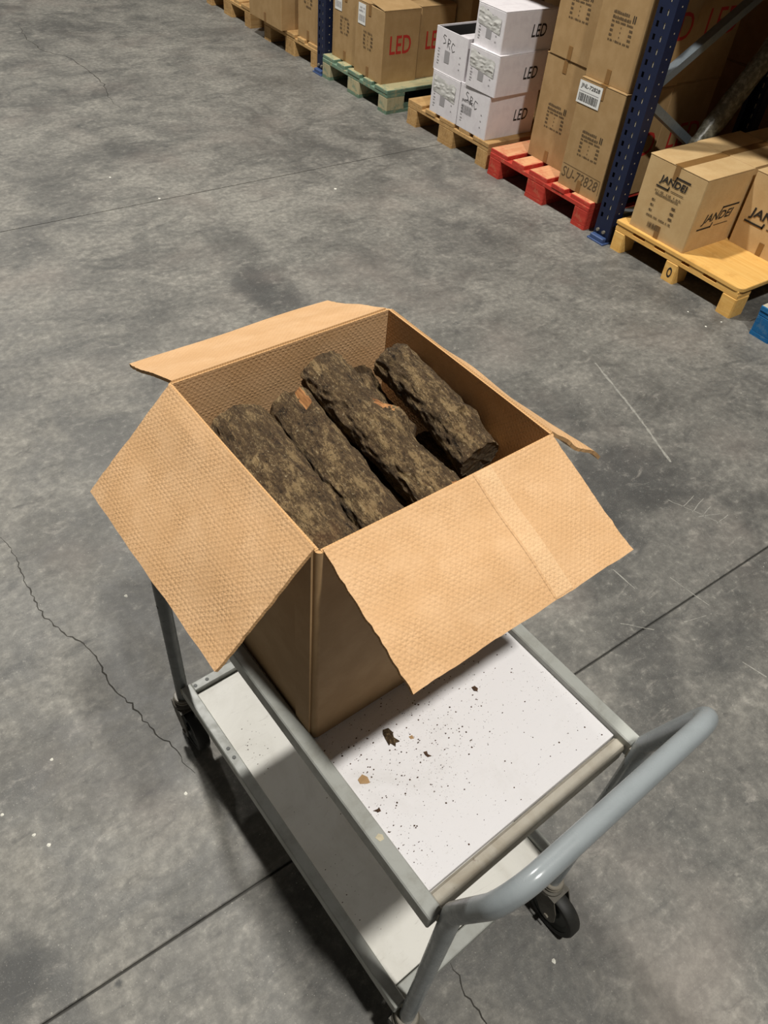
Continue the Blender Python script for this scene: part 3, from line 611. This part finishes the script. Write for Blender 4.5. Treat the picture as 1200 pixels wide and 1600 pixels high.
# honey coloured plywood deck pallet
def deck_pallet():
    p = thing('wooden_pallet', 'honey coloured pallet with smooth plywood top under the logo boxes', 'pallet', (3.19, 1.560, 0), 0, 'wooden pallets along the rack'); W, D = .765, 1.2
    m = MB(); n = 6; r = .035; pts = [(D, 0), (D, W), (0.0, W)] + [(r - r * math.cos(-math.pi / 2 * k / n) if 0 else r - r * math.sin(math.pi / 2 * (n - k) / n), r - r * math.cos(math.pi / 2 * (n - k) / n)) for k in range(n, -1, -1)][::-1]
    pts = [(D, 0), (D, W), (0, W)] + [(r - r * math.cos(math.pi / 2 * k / n), r - r * math.sin(math.pi / 2 * k / n)) for k in range(n + 1)]
    k = len(pts); e = .002
    m.add([(a, b, .132) for a, b in pts] + [(a, b, .147) for a, b in pts] + [(a + (e if a < D else -e), b + (e if b < W / 2 else -e), .150) for a, b in pts],
          [tuple(range(k)), tuple(range(3 * k - 1, 2 * k - 1, -1))] + [(i, k + i, k + (i + 1) % k, (i + 1) % k) for i in range(k)] + [(k + i, 2 * k + i, 2 * k + (i + 1) % k, k + (i + 1) % k) for i in range(k)])
    m.build('plywood_deck', 'honey', p)
    for (a, b) in ((.0, .14), (.20, .30), (.33, .45), (.50, .58), (.64, .765)): MB().cbox(.004, D, a + .012, b - .004, .116, .1325, .002).build('deck_batten', 'honey', p)
    for bx in (0.004, D / 2 - .05, D - .11): MB().cbox(bx, bx + .1, 0.008, W, .098, .1165, .002).build('cross_board', 'honey', p)
    for (a, b) in ((.0, .085), (W / 2 - .04, W / 2 + .04), (W - .075, W)):
        for bx in (0.002, D / 2 - .05, D - .11): MB().cbox(bx, bx + .10, a + .004, b, 0, .099, .006).build('block', 'honey', p)
    # the burnt stamp on the middle block
    t = MB(); cx, cy, cz = .0012, W / 2, .048
    for k in range(16):
        a0, a1 = 2 * math.pi * k / 16, 2 * math.pi * (k + 1) / 16
        t.add([(cx, cy - .014 * math.cos(q) * f, cz + .026 * math.sin(q) * f) for q, f in ((a0, 1), (a1, 1), (a1, .6), (a0, .6))], [(0, 1, 2, 3)])
    t.build('burnt_stamp', 'print_black', p)
deck_pallet()

# ------------------------------------------------------------------ print helpers
_tc = {}
def text2d(body, offset=0.0, shear=0.0):
    key = (body, offset, shear)
    if key in _tc: return _tc[key]
    cu = bpy.data.curves.new('t', 'FONT'); cu.body = body; cu.size = 1.0; cu.offset = offset; cu.shear = shear; cu.resolution_u = 3
    o = bpy.data.objects.new('t', cu); C.objects.link(o); bpy.context.view_layer.update()
    me = bpy.data.meshes.new_from_object(o.evaluated_get(bpy.context.evaluated_depsgraph_get()))
    vs = [(v.co.x, v.co.y) for v in me.vertices]; fs = [tuple(p.vertices) for p in me.polygons]
    bpy.data.objects.remove(o); bpy.data.curves.remove(cu); bpy.data.meshes.remove(me)
    x0 = min(v[0] for v in vs); x1 = max(v[0] for v in vs); y0 = min(v[1] for v in vs); y1 = max(v[1] for v in vs)
    vs = [((a - x0) / (x1 - x0), (b - y0) / (y1 - y0)) for a, b in vs]; _tc[key] = (vs, fs); return _tc[key]
class Face:
    """2-D drawing on one side of a box: u to the viewer's right, v up (metres)"""
    def __init__(s, box, side, dx, dy, eps=.0009):
        s.box = box; s.side = side; s.dx = dx; s.dy = dy; s.e = eps
    def p(s, u, v): return (-s.e, s.dy - u, v) if s.side == 'aisle' else (u, -s.e, v)
    def text(s, body, u, v, w, h, mat, name='printed_word', offset=.02, shear=0.0, parent=None):
        vs, fs = text2d(body, offset, shear); m = MB().add([s.p(u + a * w, v + b * h) for a, b in vs], fs); return m.build(name, mat, parent or s.box)
    def rects(s, rs, mat, name, parent=None, e=0.0):
        m = MB(); k = s.e; s.e += e
        for (u, v, w, h) in rs: m.add([s.p(u, v), s.p(u + w, v), s.p(u + w, v + h), s.p(u, v + h)], [(0, 1, 2, 3)])
        s.e = k; o = m.build(name, mat, parent or s.box)
        if len(rs) > 1: o['kind'] = 'stuff'
        return o
    def line(s, pts, w, mat, name):
        m = MB()
        for a, b in zip(pts[:-1], pts[1:]):
            d = Vector((b[0] - a[0], b[1] - a[1])); n = Vector((-d.y, d.x)).normalized() * w / 2; t = d.normalized() * w / 2
            q = [(a[0] - t.x + n.x, a[1] - t.y + n.y), (a[0] - t.x - n.x, a[1] - t.y - n.y), (b[0] + t.x - n.x, b[1] + t.y - n.y), (b[0] + t.x + n.x, b[1] + t.y + n.y)]
            m.add([s.p(*c) for c in q], [(0, 1, 2, 3)])
        return m.build(name, mat, s.box)
def textlines(u, v, w, rows, rh, seed, dens=.8):
    rnd = random.Random(seed); out = []
    for r in range(rows):
        x = u
        while x < u + w * .98:
            l = rnd.uniform(.3, 1.0) * rh
            if rnd.random() < dens: out.append((x, v - r * rh * 1.55, min(l * .7, u + w - x), rh * rnd.uniform(.7, 1.0)))
            x += l
    return out
def table_print(u, v, w, rh, seed, cols=True):
    rnd = random.Random(seed); out = textlines(u, v, w, 1, rh, seed)
    for r in range(3):
        y = v - (r + 1) * rh * 2.0
        out += [(u, y, rh * 1.1, rh), (u + rh * 1.3, y, rh * .5, rh), (u + w * .45, y + rh * .2, rh * .5, rh * .6), (u + w - rh * 2.2, y, rh * .9, rh), (u + w - rh * 1.1, y, rh * .9, rh)]
    out += textlines(u, v - rh * 8, w, 1, rh, seed + 5); return out
def barcode(u, v, w, h, seed):
    rnd = random.Random(seed); out = []; x = 0
    while x < w:
        b = rnd.choice((.0025, .004, .006)); out.append((u + x, v, min(b, w - x), h)); x += b + rnd.choice((.0025, .004))
    return out

# ------------------------------------------------------------------ cartons on the rack
def carton(label, x0, y0, z0, dx, dy, dz, mat='carton', rz=0.0, group='stacked cartons on the rack', tape=True, name='carton', flaps=True, tapedir='x'):
    b = thing(name, label, 'carton', (x0, y0, z0), rz, group)
    MB().cbox(0, dx, 0, dy, 0, dz - (.004 if flaps else 0), .004).build('body', mat, b)
    if flaps:
        if tapedir == 'x':
            for (a, c) in ((-.001, dy / 2 - .001), (dy / 2 + .001, dy + .001)): MB().cbox(-.001, dx + .001, a, c, dz - .004, dz, .0015).build('top_flap', mat, b)
        else:
            for (a, c) in ((-.001, dx / 2 - .001), (dx / 2 + .001, dx + .001)): MB().cbox(a, c, -.001, dy + .001, dz - .004, dz, .0015).build('top_flap', mat, b)
    if tape:
        tw = .024; yc = dy / 2
        MB().box(-.0016, dx + .0016, yc - tw, yc + tw, dz, dz + .0006).build('tape', 'tape', b)
        MB().box(-.0024, -.0004, yc - tw * .55, yc + tw * .55, dz - .065, dz + .0006).build('tape', 'tape', b)
        MB().box(-.0024, -.0004, yc - tw * .55, yc + tw * .55, 0.001, .062).build('tape', 'tape', b)
    return b
def logo(f, u, v, w, h, italic, mat='print_black'):
    """JANDEI with a bar under the first half and over the second"""
    sh = .32 if italic else .12; k = .10 * w if italic else .03 * w; lw = h * .09
    f.text('JANDEI', u + .02 * w + k * .3, v + h * .21, w * .96, h * .56, mat, 'logo_word', .024, sh)
    f.line([(u - .01 * w, v + lw * .6), (u + w * .40, v + lw * .6), (u + w * .415 + k * .1, v + h * .22)], lw, mat, 'logo_bar')
    f.line([(u + w * .525 + k * .6, v + h * .76), (u + w * .54 + k * .75, v + h - lw * .6), (u + w + k * 1.1, v + h - lw * .6)], lw, mat, 'logo_bar')
    f.rects([(u + w * .50, v + h * .05, w * .45, h * .05)], 'print_faint', 'logo_small_print')
# --- logo boxes on the honey pallet
Z0 = .1502
def jandei(label, x, y, z, full, rz=0.0):
    b = carton(label, x, y, z, .338, .340, .346, 'carton_b', rz, 'logo boxes on the honey pallet', True)
    f = Face(b, 'aisle', .338, .340, .0028); logo(f, .088 if full else .042, .226 if full else .118, .165 if full else .235, .075 if full else .100, False)
    g = Face(b, 'cam', .338, .340); logo(g, .055, .098, .235, .095, True)
    if not full: return b
    f.rects(textlines(.085, .205, .155, 2, .0085, 3) , 'print_faint', 'small_print')
    rs = []
    for r, yv in enumerate((.160, .135, .110)): rs += [(.085, yv, .012, .008), (.100, yv, .004, .008), (.205, yv, .022, .009)]
    f.rects(rs + textlines(.08, .085, .15, 1, .009, 9), 'print_faint', 'small_print')
    f.rects(barcode(.105, .035, .075, .026, 4), 'print_faint', 'barcode')
    return b
jandei('tan JANDEI logo box on the front left of the honey pallet', 3.207, 1.924, Z0, True)
jandei('tan JANDEI logo box cut by the right edge of the picture', 3.542, 1.568, Z0, False)
jandei('tan box directly behind the front JANDEI box with a level top', 3.552, 1.930, Z0, True)
jandei('tan box in the rear row of the honey pallet in shade', 3.896, 1.90, Z0, True)
jandei('tan box stacked on top of the rear row in deep shade', 3.900, 1.78, Z0 + .347, True)
# --- tall brown cartons on the red pallet
PT = .1445
def tall(label, x, y, z, rz=0.0, lab=False, word=True, out=False):
    b = carton(label, x, y, z, .352, .292, .519, 'carton', rz, 'tall brown cartons on the red pallet', True)
    f = Face(b, 'aisle', .352, .292, .0012)
    f.rects(textlines(.085, .285, .11, 2, .013, 41, .9), 'print_faint', 'small_print'); f.rects([(.205, .268, .005, .03), (.216, .268, .005, .03)], 'print_black', 'print_marks')
    f.rects(table_print(.085, .250, .135, .0095, 7), 'print_faint', 'small_print')
    if lab:
        f.e = .0030; lb = f.rects([(-.008 + .004, .405, .150, .100)], 'label', 'sticker')
        f.text('JNL-72828', .008, .470, .125, .024, 'print_black', 'sticker_number', .02, 0.0, lb).location = (-.0004, 0, 0)
        f.rects([(.004, .458, .128, .003)], 'print_grey', 'sticker_rule', lb, .0004); f.rects(barcode(.006, .415, .125, .036, 3), 'print_black', 'barcode', lb, .0004)
        f.e = .0012
    if out:
        f.line([(.012, .110), (.275, .105), (.278, .035)], .002, 'print_faint', 'outline_frame'); f.text('SU-72828', .015, .045, .25, .052, 'print_faint', 'outline_number', -.004, .15)
    if word:
        g = Face(b, 'cam', .352, .292); g.text('LED', .085, .20, .24, .115, 'print_red', 'red_word', .0, .0)
    return b
tall('tall brown carton with a white barcode sticker at the near end of the red pallet', 3.236, 2.512, PT, .02, lab=True, out=True)
tall('upper tall brown carton standing on the one with the barcode sticker', 3.252, 2.520, PT + .5205, .0)
tall('lower tall brown carton set back on the red pallet beside the white boxes', 3.345, 2.886, PT, -.01)
tall('upper tall brown carton nearest the white LED boxes', 3.338, 2.872, PT + .5205, -.02)
tall('tall brown carton in the rear row of the red pallet behind the upright', 3.610, 2.535, PT, 0)
tall('upper rear brown carton with red print behind the blue upright', 3.618, 2.535, PT + .5205, 0)
tall('rear brown carton hidden behind the set-back tall cartons', 3.712, 2.884, PT, 0)
tall('upper rear brown carton hidden behind the set-back tall cartons', 3.712, 2.884, PT + .5205, 0)
# --- white LED cartons
def crumple(f, u, v, w, h, seed, mat='foil', name='torn_film', amp=.008):
    m = MB(); nx, ny = 12, 8; rnd = random.Random(seed); k = f.e
    for j in range(ny + 1):
        for i in range(nx + 1):
            a, b = i / nx, j / ny; uu = u + w * a; vv = v + h * b * (1 + .25 * noise.noise(Vector((a * 4, 0, seed)))) - .02 * a
            f.e = .0015 + amp * max(0, noise.noise(Vector((a * 6, b * 5, seed * 2.1))) + .25) * math.sin(math.pi * min(1, max(0, b))) ; m.v.append(f.p(uu, vv))
    for j in range(ny):
        for i in range(nx): q = j * (nx + 1) + i; m.f.append((q, q + 1, q + nx + 2, q + nx + 1)); m.m.append(0)
    f.e = k; return m.build(name, mat, f.box)
SCR = {'S': [(.8, .9), (.3, 1), (.1, .75), (.7, .45), (.8, .15), (.2, 0)], 'R': [(.1, 0), (.2, 1), (.8, .85), (.75, .55), (.2, .5), (.9, -.1)], 'C': [(.9, .85), (.4, 1), (.1, .5), (.4, 0), (.9, .2)]}
def scribble(f, u, v, w, h, s='SRC', seed=1):
    rnd = random.Random(seed); n = len(s)
    for i, ch in enumerate(s):
        pts = [(u + w * (i + .9 * a) / n + rnd.uniform(-.003, .003), v + h * b - .012 * i) for a, b in SCR[ch]]; f.line(pts, .0032, 'print_black', 'marker_stroke')
def white(label, x, y, z, dx, dy, dz, seed, rz=0.0, opened=False, word=True, film=True, bar=False):
    b = thing('white_carton', label, 'carton', (x, y, z), rz, 'white LED cartons on the bare pallet')
    if not opened:
        MB().cbox(0, dx, 0, dy, 0, dz - .003, .004).build('body', 'white_carton', b)
        for (a, c) in ((0, dy / 2 - .001), (dy / 2 + .001, dy)): MB().cbox(0, dx, a, c, dz - .003, dz, .0012).build('top_flap', 'white_carton', b)
    else:
        t = .004
        MB().cbox(0, t, 0, dy, 0, dz, .001).build('side_panel', 'white_carton', b); MB().cbox(dx - t, dx, 0, dy, 0, dz, .001).build('side_panel', 'white_carton', b)
        MB().cbox(t, dx - t, 0, t, 0, dz, .001).build('side_panel', 'white_carton', b); MB().cbox(t, dx - t, dy - t, dy, 0, dz, .001).build('side_panel', 'white_carton', b)
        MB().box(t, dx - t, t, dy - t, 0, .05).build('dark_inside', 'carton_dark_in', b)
        MB().box(t, dx - t, dy - t - .002, dy - t, 0.05, dz - .01).build('dark_sheet', 'carton_dark_in', b)  # near-black sheet against the inside of one panel
        MB().add([(.002, t, dz), (dx, t, dz), (dx, dy * .62, dz - .030), (.03, dy * .60, dz - .03), (.002, t, dz - .003), (dx, t, dz - .003), (dx, dy * .62, dz - .033), (.03, dy * .60, dz - .033)], [(0, 1, 2, 3), (7, 6, 5, 4), (0, 3, 7, 4), (1, 5, 6, 2), (2, 6, 7, 3)]).build('top_flap', 'white_carton', b)
    f = Face(b, 'aisle', dx, dy, .0010)
    if film: crumple(f, .02, dz * .52, dy * .8, dz * .38, seed)
    scribble(f, .05 + .004 * seed, dz * .66, .12, .045, 'SRC', seed)
    f.e = .0014
    f.rects(sum([[(.03, dz * q, .018, .006), (.03, dz * (q - .06), .014, .005), (dy - .06, dz * q, .01, .006)] for q in (.22, .36, .5)], []), 'print_grey', 'small_print')
    if bar:
        f.text('JNO-7728C', .03, dz * .60, .10, .018, 'print_black', 'sticker_number', .01); f.rects(barcode(.035, dz * .36, .09, .045, seed), 'print_grey', 'barcode')
    else: f.rects([(.095, dz * .25, .045, dz * .28)], 'print_grey', 'grey_patch')
    if word:
        g = Face(b, 'cam', dx, dy); g.text('LED', .205, dz * .34, .105, .062, 'print_black', 'black_word', .012, .12)
    return b
white('white LED carton at the bottom right of its stack with a printed barcode', 3.228, 3.424, PT, .372, .268, .236, 1, bar=True, film=False)
white('white LED carton at the bottom left of its stack with torn grey film', 3.228, 3.697, PT, .372, .262, .232, 2, word=False)
white('middle white LED carton with its front film torn open', 3.226, 3.398, PT + .2365, .372, .250, .208, 3, rz=.03)
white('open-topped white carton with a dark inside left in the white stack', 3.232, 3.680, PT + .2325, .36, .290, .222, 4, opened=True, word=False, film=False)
white('topmost white LED carton with a torn upper front edge', 3.240, 3.420, PT + .445, .372, .235, .200, 5, rz=-.02)
# --- brown LED cartons on the green pallet
def ledbox(label, x, y, z, rz=0.0, lab=True):
    b = carton(label, x, y, z, .284, .322, .415, 'carton', rz, 'brown cartons on the green pallet', True)
    f = Face(b, 'aisle', .284, .322, .0026)
    if lab:
        lb = f.rects([(.03, .285, .085, .115)], 'label', 'sticker'); f.rects(barcode(.038, .30, .068, .036, 8) , 'print_grey', 'barcode', lb, .0004); f.rects(textlines(.038, .37, .068, 2, .012, 2), 'print_grey', 'small_print', lb, .0004)
    f.rects(table_print(.10, .25, .11, .011, 12), 'print_faint', 'small_print')
    g = Face(b, 'cam', .284, .322); g.text('LED', .055, .168, .165, .105, 'print_red', 'red_word', .012)
    return b
lb_ = ledbox('brown carton with large red LED lettering and a half-open lid on the green pallet', 3.196, 4.450, PT, -.01)
for ch in list(lb_.children):
    if ch.name.startswith('top_flap') and min(v.co.y for v in ch.data.vertices) < .1: ch.matrix_basis = Matrix.Translation((0, .32, .411)) @ Matrix.Rotation(-.12, 4, 'X') @ Matrix.Translation((0, -.32, -.411)) @ Matrix.Translation((0, 0, .006)) if 0 else Matrix.Translation((0, 0, .415)) @ Matrix.Rotation(.11, 4, 'X') @ Matrix.Translation((0, 0, -.415))
    if ch.name.startswith('tape') and ch.dimensions.x > .2: bpy.data.objects.remove(ch)
ledbox('brown carton with a sticker between the far upright and the red LED box', 3.234, 4.785, PT, .0)
ledbox('brown carton in the shade behind the red LED box', 3.50, 4.47, PT, .0)
for i, (x, y, z, lb) in enumerate(((3.80, 4.345, PT, 'dark shaded brown carton low at the back of the green pallet'), (3.80, 4.345, PT + .5205, 'dark shaded brown carton high at the back of the green pallet'), (3.80, 4.66, PT, 'dark shaded brown carton low at the far back of the green pallet'), (3.80, 4.66, PT + .5205, 'dark shaded brown carton high at the far back of the green pallet'),
        (3.80, 3.42, PT, 'shaded brown carton low behind the right white boxes'), (3.80, 3.42, PT + .5205, 'shaded brown carton high behind the right white boxes'), (3.80, 3.77, PT, 'shaded brown carton low behind the left white boxes'), (3.80, 3.77, PT + .5205, 'shaded brown carton high behind the left white boxes'))):
    carton(lb, x, y, z, .36, .30, .519, 'carton', 0, 'shaded cartons in the rear of the rack', True)
# --- far bay
b = carton('wide plain carton overhanging the pallet beyond the far upright', 3.165, 5.700, PT, .36, .50, .42, 'carton', 0, 'plain cartons beyond the far upright')
b = carton('narrow plain carton right beside the far upright', 3.235, 5.292, PT, .34, .285, .40, 'carton', 0, 'plain cartons beyond the far upright')
Face(b, 'aisle', .34, .285, .0026).rects(table_print(.09, .30, .11, .012, 31), 'print_faint', 'small_print')
carton('shaded carton behind the narrow one beyond the far upright', 3.60, 5.30, PT, .34, .285, .40, 'carton', 0, 'plain cartons beyond the far upright')
carton('carton set back on the farthest pallet', 3.50, 6.45, PT, .4, .45, .40, 'carton', 0, 'plain cartons beyond the far upright')

# ------------------------------------------------------------------ film-wrapped roll leaning at the back
def film_roll():
    a, b = Vector((3.45, 2.3155, .208)), Vector((4.125, 2.3155, 1.045)); n = 46; m = MB(); seg = 28; t = (b - a).normalized(); X = Vector((0, 1, 0)); Y = t.cross(X)
    for j in range(n + 1):
        for k in range(seg):
            an = 2 * math.pi * k / seg; r = .040 + .005 * noise.noise(Vector((math.cos(an) * 2, math.sin(an) * 2, j * .35))) + .004 * noise.noise(Vector((math.cos(an) * 7, math.sin(an) * 7, j * .8)))
            m.v.append(tuple(a + t * ((b - a).length * j / n) + X * math.cos(an) * r + Y * math.sin(an) * r * 1.6))
    for j in range(n):
        for k in range(seg): k2 = (k + 1) % seg; m.f.append((j * seg + k, j * seg + k2, (j + 1) * seg + k2, (j + 1) * seg + k)); m.m.append(0)
    m.f.append(tuple(reversed(range(seg)))); m.f.append(tuple(n * seg + k for k in range(seg))); m.m += [0, 0]
    tag(m.build('wrapped_roll', 'film', smooth=True), 'long bundle in crinkled grey stretch film leaning in the shade behind the boxes', 'roll')
film_roll()

# ------------------------------------------------------------------ rack frames, beams and decks
def upright_mesh():
    Wd, Dp, Ht, pit = .10, .068, 3.2, .05; m = MB(); cols = [0, .016, .030, .058, .066, Wd]; n = int(Ht / pit)
    def q(y0, y1, z0, z1, x): m.add([(x, y1, z0), (x, y0, z0), (x, y0, z1), (x, y1, z1)], [(0, 1, 2, 3)])
    for i in range(n):
        z = i * pit; zz = [z, z + .013, z + .037, z + pit]
        for zi in range(3):
            for ci in range(5):
                hole = zi == 1 and ci in (1, 3) and i > 1
                # holes on the left column (from the aisle: larger y is left)
                y1 = Wd - cols[ci]; y0 = Wd - cols[ci + 1]
                if not hole: q(y0, y1, zz[zi], zz[zi + 1], 0.0)
                else:
                    for (a, b_, c, d) in (((0, y0, zz[1]), (.004, y0, zz[1]), (.004, y0, zz[2]), (0, y0, zz[2])), ((0, y1, zz[1]), (0, y1, zz[2]), (.004, y1, zz[2]), (.004, y1, zz[1])), ((0, y0, zz[1]), (0, y1, zz[1]), (.004, y1, zz[1]), (.004, y0, zz[1])), ((0, y0, zz[2]), (.004, y0, zz[2]), (.004, y1, zz[2]), (0, y1, zz[2]))): m.add([a, b_, c, d], [(0, 1, 2, 3)])
    for y in (0.0, Wd - .0025): m.box(0.0002, Dp, y, y + .0025, 0, n * pit)
    for (y0, y1) in ((0, .022), (Wd - .022, Wd)): m.box(Dp - .0025, Dp, y0, y1, 0, n * pit)
    return m.mesh('upright', 'navy')
UPM = upright_mesh()
sl = MB()
for i in range(2, 64): sl.add([(.0032, .0345, i * .05 + .0135), (.0032, .0415, i * .05 + .0135), (.0032, .0415, i * .05 + .0365), (.0032, .0345, i * .05 + .0365)], [(0, 3, 2, 1)])  # pale strips added behind the second slot column so its slots look bright
SLM = sl.mesh('pale_slot_insert', 'slot')
dots = MB()
for i in range(3, 60):
    for xx in (.034,): dots.lathe([(0, 0), (0, .0032), (.001, .003), (.001, 0)], 'z', (0, 0, 0), 6) if 0 else dots.add([(xx - .003, -.0003, i * .05), (xx + .003, -.0003, i * .05), (xx + .003, -.0003, i * .05 + .006), (xx - .003, -.0003, i * .05 + .006)], [(0, 1, 2, 3)])
DOM = dots.mesh('rivet_row', 'slot')
foot = MB().cbox(-.035, .10, -.007, .107, 0, .008, .002).mesh('foot_plate', 'navy_foot')
toe = MB().cbox(-.03, .0, .005, .095, .008, .030, .004).mesh('foot_lip', 'navy_foot')
bolt = MB().tube([(0, 0, 0), (-.010, 0, 0)], .009, 6).mesh('foot_bolt', 'zinc')
rack = thing('pallet_rack', 'blue slotted pallet rack with grey diagonal braces beside the aisle', 'rack', (3.20, 0, 0))
def brace(y, p, q):
    a, b = Vector(p) + Vector((0, y, 0)), Vector(q) + Vector((0, y, 0)); d = (b - a).normalized(); n = Vector((-d.z, 0, d.x)) * .019; m = MB(); w = .022
    v = []
    for e in (a, b):
        for s, yo in ((-1, -w), (-1, w), (1, w), (1, -w)): v.append(tuple(e + n * s + Vector((0, yo, 0))))
    m.add(v, [(0, 1, 2, 3), (7, 6, 5, 4), (0, 4, 5, 1), (1, 5, 6, 2), (2, 6, 7, 3), (3, 7, 4, 0)]); m.build('brace', 'galv', rack)
def rack_frame(y):
    for x in (0, 1.0):
        mt = Matrix.Translation((x, y, .003)) if x == 0 else Matrix.Translation((x, y + .1, .003)) @ Matrix.Rotation(math.pi, 4, 'Z')
        u = link('upright', UPM, rack, mt); link('pale_slot_insert', SLM, u); link('rivet_row', DOM, u); link('foot_plate', foot, rack, Matrix.Translation((x if x == 0 else x - .068, y, 0)))
    link('foot_lip', toe, rack, Matrix.Translation((0, y, 0)))
    for yb in (.032, .072): link('foot_bolt', bolt, rack, Matrix.Translation((-.001, y + yb, .052)))
    for (z0, z1) in ((.665, .17), (.725, 1.22), (1.80, 1.28), (1.86, 2.36), (.11, .11)): brace(y + .05, (.06, 0, z0), (.94, 0, z1))
Y1, Y2 = 2.357, 5.145
for y in (Y1, Y2, Y1 - 2.788): rack_frame(y)
ZD = 1.46
for (a, bb) in ((Y1 - 2.688, Y1), (Y1 + .1, Y2), (Y2 + .1, Y2 + 2.788)):
    for x in (.005, .935): MB().cbox(x, x + .05, a + .0005, bb - .0005, ZD, ZD + .11, .004).build('beam', 'beam', rack)
    MB().cbox(0, 1.0, a + .01, bb - .01, ZD + .1101, ZD + .132, .003).build('shelf_deck', 'deck', rack)
    MB().cbox(1.15, 2.3, a + .01, bb - .01, ZD + .1101, ZD + .132, .003).build('shelf_deck', 'deck', rack)  # unseen rear deck, added to shade the row behind
# stacks of the row behind, in deep shade
nm = ('nearest', 'second', 'third', 'fourth', 'fifth')
for i in range(5):
    y = 1.15 + .60 * i
    for z, hl in ((0.0, 'bottom'), (.602, 'upper')):
        carton('large carton in the dark row behind the rack, %s stack, %s box' % (nm[i], hl), 4.52, y, z, .62, .57, .60, 'carton', 0, 'large cartons in the row behind the rack')
